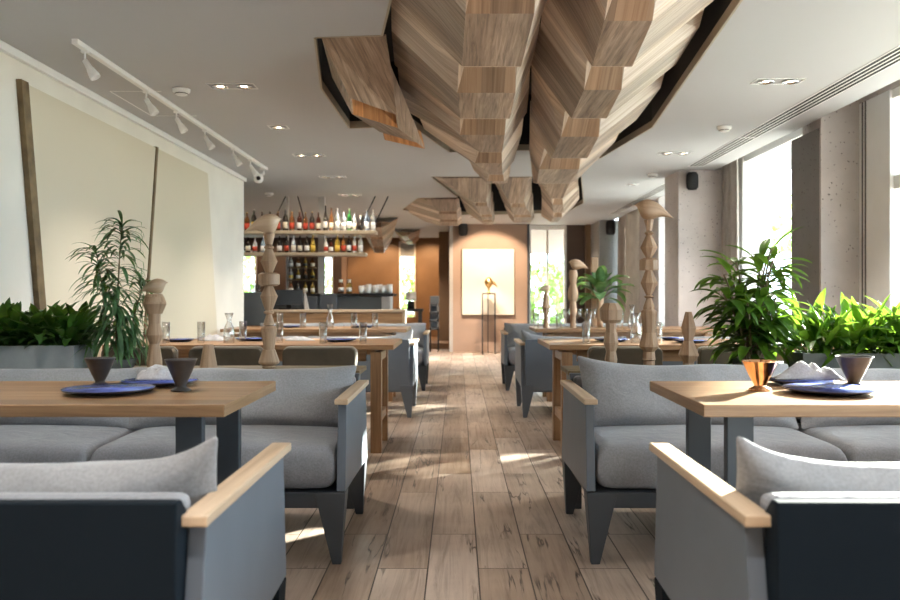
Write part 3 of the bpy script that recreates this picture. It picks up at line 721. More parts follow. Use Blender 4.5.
# ------------------------------------------------------------------ dining chairs (backs to the camera)
def chair(label, loc, mat='leather', rz=0, group=None):
    r = tag(empty('dining_chair', loc, rz), label, 'chair', group)
    def rrect(x0, x1, z0, z1, rad, n=5):
        P = []
        for cx, cz, a0 in ((x1 - rad, z0 + rad, -90), (x1 - rad, z1 - rad, 0), (x0 + rad, z1 - rad, 90), (x0 + rad, z0 + rad, 180)):
            for k in range(n + 1):
                a = math.radians(a0 + 90 * k / n); P.append((cx + rad * math.cos(a), cz + rad * math.sin(a)))
        return P
    m = MB(); m.prism(rrect(-.225, .225, .50, .765, .035), 1, -.035, .03); bk_ = m.build('backrest', M[mat], r, bevel=.008)
    m = MB(); P = rrect(-.228, .228, .497, .768, .037); m.tube([(x, .03, z) for x, z in P] + [(P[0][0], .03, P[0][1])], .0055, 6); m.build('piping', M['piping'], bk_, smooth=True)
    soft = MB(); soft.box(-.23, .23, .035, .48, .42, .48); soft.build('seat', M[mat], r, bevel=.02, seg=3)
    for x, y in ((-.19, .02), (.19, .02), (-.19, .44), (.19, .44)):
        m = MB(); m.tube([(x, y, 0), (x, y, .419)], [.012, .017], 10); m.build('leg', M['strip'], r, smooth=True)
    for x in (-.17, .17):
        m = MB(); m.box(x - .015, x + .015, -.025, .02, .40, .499); m.build('back_support', M['strip'], r)
    return r
chair('dark olive chair behind the left console, nearest the aisle', (-.86, 5.28, 0))
chair('dark olive chair behind the left console, directly behind the tall totem', (-1.44, 5.28, 0))
chair('dark olive chair behind the left console, partly hidden by the short bird totem', (-1.98, 5.28, 0))
chair('dark olive chair behind the right console, nearest the aisle and between two totems', (1.04, 5.28, 0))
chair('dark olive chair behind the right console, partly hidden by the bushy plant', (1.72, 5.28, 0))

# ------------------------------------------------------------------ totems and birds
def scale_prof(p, r, z): return [(a * r, c * z) for a, c in p]
def totem(label, loc, pieces, seg, group=None, rot=0.0):
    """pieces: list of profiles [(r, z)...] in metres, each its own turned block"""
    r = tag(empty('totem', loc), label, 'totem', group)
    for p in pieces:
        m = MB(); m.lathe(p, seg, rot=rot); o = m.build('block', M['totem'], r, smooth=seg > 12, bevel=0)
        if seg > 12:
            o.data.set_sharp_from_angle(angle=math.radians(25))
    return r
def bird(label, loc, flip=1, s=1.0):
    m = MB(); seg = 14
    out = [(115, 378, 382), (160, 330, 368), (200, 292, 362), (250, 240, 359), (300, 203, 372), (350, 180, 390), (400, 170, 396), (440, 175, 385), (465, 184, 362), (484, 193, 326), (500, 204, 288), (513, 214, 258), (526, 222, 242), (545, 231, 236)]
    rings = [((x - 385) / 2316, (396 - (a + c) / 2) / 2316, (c - a) / 2 / 2316 * (.72 if 160 < x < 520 else .8), (c - a) / 2 / 2316) for x, a, c in out]
    pts = []
    for x, z, ry, rz in rings:
        for k in range(seg):
            a = 2 * PI * k / seg; pts.append((x * flip * s, ry * math.cos(a) * s, (z + rz * math.sin(a)) * s))
    n = len(rings)
    for i in range(n):
        m.v += pts[i * seg:(i + 1) * seg]
    for i in range(n - 1):
        for k in range(seg):
            k2 = (k + 1) % seg; f = [i * seg + k, i * seg + k2, (i + 1) * seg + k2, (i + 1) * seg + k]
            m.f.append(f if flip > 0 else f[::-1]); m.uv.append([(i * .012, k * .012), (i * .012, (k + 1) * .012), (i * .012 + .012, (k + 1) * .012), (i * .012 + .012, k * .012)])
    r = tag(empty('wooden_bird', loc), label, 'wooden bird')
    m.build('body', M['cap'] if flip > 0 else M['totem'], r, smooth=True)
    return r
def prof_px(rows, sc):  # rows (r_px, y_px) listed from bottom; y measured down
    y0 = rows[0][1]; return [(a / sc, (y0 - c) / sc) for a, c in rows]
TS = 681.0; T0 = 583
def seg_px(rows, sc=TS, y0=T0): return [(a / sc, (y0 - c) / sc) for a, c in rows]
tallL = [seg_px(r) for r in (
    [(22, 583), (25, 578), (22, 574), (36, 565), (37, 559), (22, 516)],
    [(19, 516), (27, 452), (28, 440), (22, 432)],
    [(12, 432), (20, 428), (19, 420), (10, 390)],
    [(11, 390), (18, 386), (18, 380), (11, 376)],
    [(13, 376), (31, 325), (14, 289)],
    [(28, 289), (38, 282), (38, 247), (27, 241)],
    [(13, 241), (30, 200), (13, 158)],
    [(10, 158), (17, 153), (18, 148), (10, 143)],
    [(10, 143), (13, 140), (21, 101)])]
ZC = .7055; YC = 4.47
xt = (269 - VX) * YC / F
totem('tall turned beech totem on the left console', (xt, YC, ZC), tallL, 24)
bird('carved bird with its tail pointing left, on top of the tall left totem', (xt - .005, YC, ZC + (583 - 101) / TS), 1, 1.08)
s2 = 960.0
def sg(rows): return [(a / s2, (510 - c) / s2) for a, c in rows]
xs_ = (154.5 - VX) * YC / F
totem('short turned totem carrying a bird, beside the feathery plant on the left console', (xs_, YC, ZC), [sg(r) for r in (
    [(38, 510), (38, 470), (25, 388)], [(22, 388), (42, 342), (28, 285)], [(29, 285), (30, 235)], [(38, 235), (58, 185), (56, 175), (47, 150), (38, 136)])], 24)
bird('carved bird with its tail pointing left, on top of the short left totem', (xs_ + .012, YC, ZC + (510 - 136) / s2 - .0), 1, .86)
m = MB(); m.lathe([(.047, 0), (.026, .122), (.024, .126)], 24); o = m.build('wooden_cone', M['totem'], None, ((208.5 - VX) * YC / F, YC, ZC), smooth=True); o.data.set_sharp_from_angle(angle=.5)
tag(o, 'small plain wooden cone on the left console, between the two left totems', 'totem')
s3 = 620.0
def sh(rows): return [(a / s3, (578 - c) / s3) for a, c in rows]
xr = (649 - VX) * YC / F
totem('tall faceted beech totem on the right console', (xr, YC, ZC), [sh(r) for r in (
    [(20, 578), (20, 554)], [(16, 554), (23, 550), (22, 546)], [(22, 546), (20, 524)], [(18, 524), (34, 507), (33, 500), (23, 462)], [(21, 462), (28, 400), (27, 392), (18, 385)],
    [(20, 385), (19, 377), (9, 350)], [(10, 350), (18, 345), (10, 340)], [(10, 340), (29, 300), (12, 259)], [(32, 259), (33, 256), (33, 226), (20, 219)],
    [(10, 219), (30, 185), (10, 145)], [(9, 145), (16, 138), (9, 131)], [(9, 131), (17, 95)])], 8, rot=.2)
bird('carved bird with its tail pointing right, on top of the tall right totem', (xr - .0, YC, ZC + (578 - 95) / s3), -1, 1.12)
s4 = 1040.0
def si(rows): return [(a / s4, (445 - c) / s4) for a, c in rows]
totem('short totem with a large octagonal head on the right console', ((611 - VX) * YC / F, YC, ZC), [si(r) for r in (
    [(34, 445), (32, 420), (35, 396), (27, 352)], [(28, 352), (42, 305), (34, 250)], [(29, 250), (30, 198)], [(40, 198), (62, 180), (64, 125), (40, 88)])], 8, rot=.39)
def sj(rows): return [(a / 1060.0, (460 - c) / 1060.0) for a, c in rows]
totem('short faceted totem of stacked diamond blocks on the right console, beside the bushy plant', ((688.5 - VX) * YC / F, YC, ZC), [sj(r) for r in (
    [(36, 460), (34, 428)], [(32, 428), (62, 388), (62, 382), (30, 308)], [(27, 308), (46, 236), (20, 146)])], 6, rot=.3)

# far totems on the farther right table
YF = 9.1
def far_totem(pxx, ybot, sc, rows, label, seg=16):
    x = (pxx - VX) * YF / F; k = F / YF
    return totem(label, (x, YF, .7505), [[(a / sc / k * 1.0, (rows[0][0][1] - c) / sc / k) for a, c in r] for r in rows], seg)
far_totem(546, 326, 6, [[(20, 515), (14, 490), (14, 440)], [(14, 440), (22, 400), (26, 395), (12, 300)]], 'slim far totem with a bird, nearest the bright end window')
o = bird('small carved bird on the slim far totem, tail pointing left', ((546 - VX) * YF / F, YF, .7505 + 215 / 6 / (F / YF)), 1, .80)
far_totem(573, 322, 6, [[(20, 505), (16, 470), (18, 440)], [(16, 440), (24, 400), (18, 345)], [(22, 345), (32, 320), (32, 290), (20, 245)], [(18, 245), (26, 200), (26, 175), (20, 158)]], 'tall knobbly far totem carrying a bird on the far right table')
bird('carved bird on the tall knobbly far totem, tail pointing right', ((576 - VX) * YF / F, YF, .7505 + 347 / 6 / (F / YF)), -1, 1.2)
YV = 9.3
m = MB(); m.lathe([(.035, 0), (.03, .06), (.036, .12), (.028, .2), (.045, .3), (.04, .34)], 16); o = m.build('vase', M['totem'], None, ((600 - VX) * YV / F, YV, .7505), smooth=True)
tag(o, 'slender wooden vase holding glossy leaves on the far right table', 'vase')
m = MB(); m.box(-.033, .033, -.033, .033, 0, .58, g=2); m.box(-.024, .024, -.024, .024, .58, .60, g=2); m.box(-.036, .036, -.036, .036, .60, .77, g=2)
tag(m.build('totem', M['totem'], None, ((594.5 - VX) * 9.42 / F, 9.42, .7505), bevel=.004), 'squared wooden post totem rising behind the glossy leaves on the far right table', 'totem')

# ------------------------------------------------------------------ tableware
def at(pxx, Y, z=.7505): return ((pxx - VX) * Y / F, Y, z)
def plate(label, loc, r=.15, group=None):
    e = tag(empty('plate', loc), label, 'plate', group)
    m = MB(); m.lathe([(r * .55, 0), (r * .6, .001), (r * .97, .014), (r, .0185), (r * .985, .0195)], 40); m.build('underside', M['plated'], e, smooth=True)
    m = MB(); m.lathe([(r * .985, .0196), (r * .95, .0175), (r * .7, .0135), (r * .3, .012), (.0001, .012)], 40); m.build('glazed_top', M['plate'], e, smooth=True)
    return e
def cup(label, loc, mat, h=.105, r=.055, group=None):
    m = MB(); m.lathe([(r * .62, 0), (r * .60, .006), (r * .34, .014), (r * .32, .02), (r * .55, h * .45), (r * .97, h * .97), (r, h), (r * .93, h), (r * .48, h * .45), (r * .2, .03), (.0001, .028)], 32)
    return tag(m.build('cup', M[mat], None, loc, smooth=True), label, 'cup', group)
def tumbler(label, loc, h=.145, r=.028, group=None):
    m = MB(); m.lathe([(r * .85, 0), (r * .9, .002), (r, h), (r * .93, h), (r * .8, .014), (.0001, .012)], 20)
    return tag(m.build('drinking_glass', M['glass'], None, loc, smooth=True), label, 'glass', group)
def carafe(label, loc, h=.215, group=None):
    m = MB(); m.lathe([(.036, 0), (.040, .004), (.040, .07), (.034, .11), (.017, .15), (.016, .165), (.032, h), (.029, h), (.013, .165), (.014, .15), (.031, .108), (.037, .07), (.036, .01), (.0001, .008)], 24)
    return tag(m.build('carafe', M['glass'], None, loc, smooth=True), label, 'carafe', group)
def napkin(label, loc, w=.17, d=.11, h=.05, seed=0, group=None):
    m = MB(); n = 22; P = []
    for i in range(n):
        for j in range(n):
            u = i / (n - 1) * 2 - 1; v = j / (n - 1) * 2 - 1
            e = max(0, 1 - (u * u) ** 1.5) * max(0, 1 - (v * v) ** 1.5)
            z = h * e * (.55 + 1.1 * abs(noise.noise(Vector((u * 1.9 + seed, v * 1.4, seed))))) + .004 * abs(noise.noise(Vector((u * 6, v * 6, seed))))
            P.append((u * w / 2 * (1 + .12 * math.sin(3 * v + seed)), v * d / 2 * (1 + .15 * math.cos(3 * u)), z))
    m.grid(P, n, n)
    return tag(m.build('napkin', M['napkin'], None, loc, smooth=True, solid=.002), label, 'napkin', group)
plate('blue plate at the front of the left foreground table, nearest the camera', at(109, 2.91), .152)
plate('blue plate with a crumpled napkin on the left foreground table', at(160, 3.18), .140)
cup('dark conical footed cup behind the front blue plate on the left foreground table', at(100, 3.14), 'clay')
cup('dark conical footed cup beside the napkin plate on the left foreground table', at(181, 2.98), 'clay', .112, .056)
napkin('crumpled grey napkin lying on the blue plate of the left foreground table', (at(158, 3.2)[0], 3.21, .7705), .16, .11, .055, 1)
plate('blue plate at the front of the right foreground table, nearest the camera', at(830, 2.91), .158)
plate('blue plate half behind the copper cup on the right foreground table', at(802, 3.20), .128)
cup('shiny copper conical cup standing in the sun on the right foreground table', at(760, 3.0), 'copper', .105, .064)
cup('dark conical footed cup behind the front blue plate on the right foreground table', at(854, 3.13), 'clay', .112, .067)
napkin('crumpled striped napkin on the rear blue plate of the right foreground table', (at(806, 3.22)[0], 3.22, .7705), .23, .10, .055, 4)

for a in ((201, 6.15, 'left end of the left dining table, beside the carafe'), (243, 6.3, 'left dining table just right of the carafe'), (166, 6.1, 'left dining table behind the short bird totem'),
          (279.5, 6.15, 'left dining table just right of the tall totem'), (323, 6.05, 'left dining table, touching the left edge of the aisle-side plate'), (363, 6.05, 'left dining table nearest the aisle'),
          (586, 6.0, 'right dining table nearest the aisle'), (658, 6.15, 'right dining table behind the tall faceted totem')):
    tumbler('clear tumbler on the ' + a[2], at(a[0], a[1]), .15, .0285, 'tumblers on the dining tables')
carafe('waisted clear glass carafe on the left dining table', at(229, 6.1))
carafe('waisted clear glass carafe on the right dining table, left of the tall totem', at(636, 6.1))
plate('blue plate on the left dining table near its aisle end', at(340, 6.3), .122)
plate('blue plate on the left dining table partly behind the tall totem', at(253, 6.42), .13)
plate('blue plate on the left dining table behind the short bird totem', at(179, 6.3), .11)
plate('blue plate on the right dining table beside the tumbler nearest the aisle', at(612, 6.28), .13)
plate('blue plate on the right dining table nearest the small diamond totem', at(690, 6.15), .125)
plate('blue plate on the right dining table just right of the tall faceted totem', at(675, 6.5), .12)
napkin('folded grey napkin on the left dining table beside the carafe', at(213, 6.42), .22, .10, .045, 7)
napkin('folded pale napkin on the left dining table right of the tall totem', at(300, 6.45), .20, .10, .03, 9)
for a in ((280, 9.0, 'left of the plates'), (303, 9.0, 'just left of the carafe'), (354, 9.0, 'just right of the carafe'), (375, 9.0, 'at the aisle end')):
    tumbler('clear tumbler on the farther left dining table, ' + a[2], at(a[0], a[1]), .16, .034, 'tumblers on the farther tables')
carafe('waisted glass carafe on the farther left dining table', at(330, 9.0), .25)
plate('dark-edged plate on the farther left dining table, left of the carafe', at(291, 9.15), .12)
plate('dark-edged plate on the farther left dining table, right of the carafe', at(363, 9.15), .13)
for a in ((536, 9.0, 'left of the slim totem'), (559, 8.95, 'between the two bird totems'), (588, 8.95, 'just right of the tall knobbly totem'), (620, 9.0, 'right of the vase')):
    tumbler('clear tumbler on the farther right dining table, ' + a[2], at(a[0], a[1]), .16, .034, 'tumblers on the farther tables')
def wineglass(label, loc):
    m = MB(); m.lathe([(.036, 0), (.034, .003), (.005, .008), (.004, .085), (.03, .105), (.040, .14), (.036, .20), (.034, .20), (.037, .14), (.026, .108), (.0001, .095)], 18)
    return tag(m.build('wine_glass', M['glass'], None, loc, smooth=True), label, 'wine glass', 'wine glasses on the far right table')
for i, (p_, y_) in enumerate(((577, 9.32), (584, 9.42), (593, 9.3), (604.5, 9.15), (566, 9.4))):
    wineglass('stemmed glass on the far right table, ' + ['behind the tall knobbly totem', 'second right of the tall knobbly totem', 'just left of the vase', 'just right of the vase', 'left of the tall knobbly totem'][i], at(p_, y_))
carafe('glass carafe at the right of the farther right dining table', at(632, 9.0), .25)

# ------------------------------------------------------------------ plants
LIM = [-9, 9, -9]
def leaf(m, base, d, L, w, droop, up=Vector((0, 0, 1)), n=6, fold=.18):
    d = d.normalized(); side = d.cross(up)
    if side.length < .05: side = Vector((1, 0, 0))
    side.normalize(); b0 = len(m.v); p = Vector(base); cur = d.copy()
    for i in range(n + 1):
        t = i / n; ww = w * (math.sin(PI * min(1, t * .92 + .05)) ** .8) * (1 - t * .25) if i < n else .0005
        nn = side.cross(cur).normalized()
        for s in (-1, 0, 1):
            q_ = p + side * s * ww / 2 + nn * abs(s) * ww * fold
            m.v.append((min(max(q_.x, LIM[0]), LIM[1]), q_.y, max(q_.z, LIM[2] + .004 * s * s)))
        cur = (cur + Vector((0, 0, -droop / n))).normalized(); p = p + cur * (L / n)
    for i in range(n):
        for k in (0, 1):
            a = b0 + i * 3 + k; m.f.append([a, a + 1, a + 4, a + 3]); m.uv.append([(0, 0)] * 4)
def bed(m, x0, x1, y, z, count, L, w, spread, seed, depth=.09, lift=.9):
    rnd = random.Random(seed)
    for c in range(count):
        x = rnd.uniform(x0, x1); a = rnd.uniform(0, 2 * PI); el = rnd.uniform(.45, 1.45) * lift
        d = Vector((math.cos(a) * math.cos(el) * spread, math.sin(a) * math.cos(el) * .8, math.sin(el)))
        b_ = Vector((x, y + rnd.uniform(-depth, depth), z)); st = b_ + d.normalized() * rnd.uniform(.03, .12)
        m.tube([b_, st], .0022, 4); leaf(m, st, d, L * rnd.uniform(.7, 1.2), w * rnd.uniform(.7, 1.15), rnd.uniform(.5, 1.6))
def trough(label, x0, x1, h, mat, leafmat, seed, count, L=.15, w=.05, clump=0.03):
    r = tag(empty('planter', ((x0 + x1) / 2, 4.48, ZC)), label, 'planter'); w2 = (x1 - x0) / 2
    m = MB(); t = .018
    m.box(-w2, w2, -.13, -.13 + t, 0, h); m.box(-w2, w2, .13 - t, .13, 0, h); m.box(-w2, -w2 + t, -.13 + t, .13 - t, 0, h); m.box(w2 - t, w2, -.13 + t, .13 - t, 0, h); m.box(-w2 + t, w2 - t, -.13 + t, .13 - t, 0, .02)
    m.build('trough', M[mat], r)
    m = MB(); m.box(-w2 + t, w2 - t, -.13 + t, .13 - t, h - .04, h - .012); m.build('soil', M['soil'], r)
    LIM[:] = [LX + .02 - (x0 + x1) / 2, 9, .004]
    m = MB(); bed(m, -w2 + .06, w2 - .03, 0, h - .02, count, L, w, 1.0, seed); m.build('foliage', M[leafmat], r, smooth=True)
    return r
trough('pale cement planter of dark green leaves on the left console, by the cream wall', -2.53, at(74, 4.35)[0], .125, 'cement', 'leafd', 3, 420, .165, .062)
trough('dark planter of sunlit bright green leaves on the right console, at the window', at(803, 4.35)[0], 2.62, .085, 'cement2', 'leafb', 5, 240, .25, .07)
# tall feathery plant left
def potted(label, cx, cy, h0, mat, build):
    r = tag(empty('potted_plant', (cx, cy, ZC)), label, 'potted plant')
    m = MB(); m.lathe([(.075, 0), (.085, .005), (.10, h0), (.09, h0), (.085, h0 - .015), (.0001, h0 - .015)], 28); m.build('pot', M['cement2'], r, smooth=True)
    LIM[:] = [-9, .14 if build.__name__ == 'feathery' else 9, .004]
    st = MB(); lf = MB(); build(st, lf, h0); st.build('stem', M['stem'], r, smooth=True); lf.build('foliage', M[mat], r, smooth=True)
    return r
def feathery(st, lf, h0):
    rnd = random.Random(12)
    for s in range(3):
        H = (.74, .60, .46)[s] ; ox = (.01, -.05, .05)[s]; lean = (.03, -.06, .10)[s]
        pts = [Vector((ox + lean * t * t, (s - 1) * .03, h0 - .03 + H * t)) for t in [i / 8 for i in range(9)]]
        st.tube(pts, [.007 - .0006 * i for i in range(9)], 6)
        n = (170, 120, 100)[s]
        for k in range(n):
            t = rnd.uniform(.10, 1) ** .85; i = min(7, int(t * 8)); p = pts[i].lerp(pts[i + 1], t * 8 - i)
            a = rnd.uniform(0, 2 * PI); el = -.35 + 1.0 * t + rnd.uniform(-.2, .3)
            d = Vector((math.cos(a) * math.cos(el), math.sin(a) * math.cos(el) * .75, math.sin(el)))
            leaf(lf, p, d, rnd.uniform(.15, .25) * (1.08 - .30 * t), rnd.uniform(.017, .027), rnd.uniform(1.0, 2.2), n=8, fold=.1)
potted('tall feathery narrow-leaved plant on the left console in front of the beige wall panel', at(116, 4.46)[0], 4.47, .05, 'leafm', feathery)
def bushy(st, lf, h0):
    rnd = random.Random(31)
    for s in range(15):
        a0 = rnd.uniform(0, 2 * PI); H = rnd.uniform(.28, .55) if s else .60; sp = rnd.uniform(.05, .16)
        pts = [Vector((.04 * math.cos(a0) + sp * math.cos(a0) * t * t, .04 * math.sin(a0) + .6 * sp * math.sin(a0) * t * t, h0 - .03 + H * t)) for t in [i / 6 for i in range(7)]]
        st.tube(pts, .005, 6)
        for k in range(20):
            t = rnd.uniform(.15, 1); i = min(5, int(t * 6)); p = pts[i].lerp(pts[i + 1], t * 6 - i)
            a = rnd.uniform(0, 2 * PI); el = rnd.uniform(-.1, .9) * (0.5 + .6 * t)
            d = Vector((math.cos(a) * math.cos(el), math.sin(a) * math.cos(el) * .7, math.sin(el)))
            q = p + d * .04; st.tube([p, q], .002, 4); leaf(lf, q, d, rnd.uniform(.14, .21), rnd.uniform(.045, .068), rnd.uniform(.6, 1.7), n=6)
potted('tall bushy broad-leaved plant on the right console beside the small diamond totem', at(752, 4.46)[0], 4.47, .05, 'leafb', bushy)
LIM[:] = [-9, 9, -9]
# far glossy plant in the vase
r = tag(empty('plant_sprig', (at(600, 9.3)[0], 9.3, 1.05)), 'glossy broad green leaves arranged in the wooden vase at the far right table', 'plant')
m = MB(); s_ = MB(); rnd = random.Random(5)
for k in range(34):
    a = rnd.uniform(0, 2 * PI); el = rnd.uniform(.15, 1.4); d = Vector((math.cos(a) * math.cos(el) * 1.3, math.sin(a) * math.cos(el), math.sin(el))); d.normalize()
    L0 = rnd.uniform(.05, .22); s_.tube([(0, 0, 0), tuple(d * L0)], .004, 5); leaf(m, d * L0, d, rnd.uniform(.18, .27), rnd.uniform(.11, .16), rnd.uniform(.8, 2.0))
m.build('foliage', M['leafm'], r, smooth=True); s_.build('stem', M['stem'], r)

# ------------------------------------------------------------------ picture, stand, speakers
r = tag(empty('picture', (.59, 16.66, 0)), 'tall cream canvas on the far wall, lit from above', 'picture')
m = MB(); m.box(-.51, .51, -.03, .03, .73, 2.02); m.build('canvas', M['canvas'], r, bevel=.006)
m = MB(); m.box(-.52, .52, .031, .036, .715, 2.03); m.build('backing_frame', M['strip'], r)
r = tag(empty('plinth_stand', (.585, 16.2, 0)), 'thin black metal stand in front of the far canvas', 'stand')
m = MB()
m.box(-.125, .125, -.12, .12, 1.13, 1.155); m.build('top_plate', M['black'], r)
for x, y in ((-.12, -.115), (.12, -.115), (-.01, .1), (.12, .115), (-.12, .115)):
    m = MB(); m.box(x - .008, x + .008, y - .008, y + .008, 0, 1.1295); m.build('leg', M['black'], r)
m = MB(); m.lathe([(.05, 0), (.02, .02), (.015, .08), (.06, .14), (.085, .20), (.06, .27), (.02, .30), (.0001, .305)], 16); m.tube([(.0, 0, .2), (.10, 0, .19), (.17, 0, .12)], [.05, .03, .004], 8)
tag(m.build('ornament', M['bronze'], None, (.585, 16.2, 1.1555), smooth=True), 'small gilded bird-like ornament glowing on the thin black stand', 'ornament')
def speaker(label, loc, s=1.0):
    r = tag(empty('wall_speaker', loc), label, 'speaker')
    m = MB(); m.lathe([(.0001, -.10), (.045, -.098), (.065, -.07), (.068, 0), (.065, .07), (.045, .098), (.0001, .10)], 20)
    m.v = [(x, y * .8 - .05, z) for x, y, z in m.v]; m.build('body', M['black'], r, smooth=True)
    m = MB(); m.box(-.015, .015, -.05, .05, -.02, .02); m.build('bracket', M['black'], r)
    r.scale = (s,) * 3; return r
speaker('oval black loudspeaker high on the near concrete pillar', ((691.5 - VX) * 9.5 / F, 9.515, 2.372))
speaker('oval black loudspeaker high on the far grey pillar', ((610 - VX) * 15.75 / F, 15.745, 2.36), 1.35)
speaker('black loudspeaker at the top left of the picture wall', ((463 - VX) * 16.6 / F, 16.645, 2.40), 1.3)

# ------------------------------------------------------------------ left wall panels
def panel(label, yt0, yb0, yt1, yb1, strip, zt=2.335, zb=.45):
    r = tag(empty('wall_panel', (LX, yt0, 0)), label, 'wall panel')
    m = MB(); y = yt0
    m.prism([(yt0 - y, zt), (yt1 - y, zt), (yb1 - y, zb), (yb0 - y, zb)], 0, .0005, .03, g=1); m.build('canvas', M['panel'], r)
    s = strip; m = MB(); m.prism([(yt0 - y - s, zt + .012), (yt0 - y - .0005, zt + .012), (yb0 - y - .0005, zb), (yb0 - y - s, zb)], 0, .0005, .036, g=2); m.build('frame_strip', M['strip'], r, bevel=.003)
    return r
panel('larger beige wall panel with a leaning brown strip at its left edge', 5.02, 5.33, 7.14, 6.80, .085)
panel('beige wall panel with a thin leaning strip, nearer the bar', 7.20, 6.86, 8.63, 9.02, .045)

# ------------------------------------------------------------------ ceiling fittings
r = tag(empty('track_light', (-2.12, 4.7, CZ)), 'white ceiling spotlight track running along the left wall', 'track light')
m = MB(); m.box(-.018, .018, 0, 4.7, -.03, -.0005); m.build('track', M['white'], r, bevel=.003)
def head(loc, yaw, pitch, label):
    e = tag(empty('spotlight', loc, yaw), label, 'spotlight', 'heads on the ceiling track')
    m = MB(); m.box(-.012, .012, -.02, .02, -.012, -.0005); m.tube([(0, 0, -.012), (0, 0, -.06)], .006, 8); m.build('bracket', M['white'], e)
    m = MB(); m.lathe([(.016, 0), (.018, .05), (.022, .06), (.030, .10), (.030, .115), (.026, .115), (.022, .10), (.0001, .098)], 16)
    o = m.build('head', M['white'], e, (0, 0, -.055), smooth=True); o.rotation_euler = (PI - pitch, 0, 0)
    return e
for i, y in enumerate((4.83, 5.78, 6.40, 7.12, 8.02, 8.68)):
    head((-2.12, y, CZ - .031), PI / 2 * (1 if i else 1), .55, 'white spot head on the ceiling track, ' + ['nearest the camera', 'second from the camera', 'third from the camera', 'fourth from the camera', 'fifth from the camera', 'farthest from the camera'][i])
e = tag(empty('security_camera', (-2.16, 9.45, CZ)), 'white round security camera under the ceiling at the end of the left wall', 'security camera')
m = MB(); m.lathe([(.045, -.012), (.045, -.0005)], 20); m.tube([(0, 0, -.012), (0, 0, -.06), (-.03, -.02, -.09)], .014, 8); m.build('bracket', M['white'], e, smooth=True)
m = MB(); m.lathe([(.0001, -.055), (.035, -.045), (.052, -.015), (.052, .015), (.035, .045), (.0001, .055)], 20); m.build('housing', M['white'], e, (-.05, -.03, -.115), smooth=True)
m = MB(); m.lathe([(.024, 0), (.02, .012), (.0001, .014)], 16); o = m.build('lens', M['black'], e, (-.04, -.078, -.12)); o.rotation_euler = (PI / 2 + .2, 0, 0)

def downlight(x, y, n, label, power=26):
    e = tag(empty('recessed_spotlight', (x, y, CZ)), label, 'ceiling light', 'recessed ceiling spots')
    w = .16 * n; m = MB()
    m.box(-w / 2, w / 2, -.075, -.068, -.004, -.0004); m.box(-w / 2, w / 2, .068, .075, -.004, -.0004); m.box(-w / 2, -w / 2 + .006, -.068, .068, -.004, -.0004); m.box(w / 2 - .006, w / 2, -.068, .068, -.004, -.0004)
    m.build('frame', M['frame'], e)
    for k in range(n):
        cx = -w / 2 + .08 + .16 * k
        m = MB(); m.lathe([(.052, -.002), (.054, -.010), (.046, -.012), (.040, -.004), (.036, -.0015)], 24); rm_ = m.build('rim', M['chrome'], e, (cx, 0, 0), smooth=True)
        m = MB(); m.lathe([(.022, -.003), (.0001, -.003)], 20); m.build('bulb', M['bulb'], rm_)
    if power: spot('recessed_and_fill_light', (x, y, CZ - .03), (x, y, 0), power * n, 1.9, .8, (1.0, .91, .80), .05)
for x, y, n, l in ((-1.53, 5.76, 2, 'twin recessed spots nearest the camera on the left side of the ceiling'), (-1.51, 7.15, 1, 'single recessed spot on the left side of the ceiling, behind the first twin'),
                   (-1.5, 8.56, 2, 'twin recessed spots level with the end of the light track'), (-1.49, 10.1, 2, 'twin recessed spots at the left, just short of the bar'), (-1.51, 11.9, 2, 'twin recessed spots in front of the bar shelves'),
                   (2.12, 5.63, 2, 'twin recessed spots nearest the camera on the right side of the ceiling'), (2.155, 8.44, 2, 'twin recessed spots on the right, at the far end of the air slot'),
                   (-1.5, 14.6, 2, 'added fill light, twin recessed spots above the end of the bar'), (-1.2, 17.8, 1, 'added fill light, single recessed spot just before the tall slot window'), (.35, 11.3 + 3.9, 2, 'added fill light, twin recessed spots above the aisle end, before the picture wall'),  # these three fittings are added to brighten the far ceiling
                   (2.2, 10.76, 1, 'single recessed spot on the right near the speaker pillar')):
    downlight(x, y, n, l, 7 if 11 < y < 12 else (60 if y > 14 else 26))
for x in (-1.5, -.45, .6, 2.1):
    for y in (-1.2, .9, 2.9):
        if y > 2 and -.6 < x < 1.2: continue
        spot('recessed_and_fill_light', (x, y, CZ - .03), (x, y, 0), 25, 1.9, .8, (1.0, .95, .88), .06)  # added fill spots out of view near the camera, no fittings modelled
def detector(x, y, label):
    e = tag(empty('smoke_detector', (x, y, CZ)), label, 'smoke detector', 'ceiling detectors')
    m = MB(); m.lathe([(.03, -.045), (.04, -.04), (.042, -.028), (.058, -.022), (.06, -.0005)], 24); m.build('body', M['white'], e, smooth=True)
    m = MB(); m.lathe([(.0425, -.036), (.0425, -.031)], 24); m.build('slot', M['black'], e)
detector(-1.9, 5.84, 'round white detector on the ceiling between the track and the nearest left spots')
detector(2.23, 7.12, 'round white detector on the ceiling left of the air slot')
detector(2.26, 9.88, 'round white detector on the ceiling beside the speaker pillar')
detector(-2.6, 11.7, 'round white detector on the ceiling above the bar')
def slot(x0, x1, y0, y1, label, joints=()):
    e = tag(empty('air_diffuser', (x0, y0, CZ)), label, 'air vent'); w = x1 - x0; L = y1 - y0
    m = MB(); m.box(0, w, 0, L, -.002, -.0004); m.build('backing', M['black'], e)
    for k in range(5):
        c = w * k / 4; m = MB(); m.box(c - .006, c + .006, 0, L, -.0035, -.0022); m.build('slat', M['frame'], e)
    for j in list(joints) + [0, L]:
        m = MB(); m.box(-.012, w + .012, j - .008, j + .008, -.004, -.0021); m.build('end_bar', M['frame'], e)
slot(2.515, 2.675, 4.82, 9.28, 'long black-slotted air diffuser in the ceiling along the right windows', (2.8,))
slot(2.60, 2.74, 10.6, 14.6, 'farther slotted air diffuser beyond the speaker pillar')
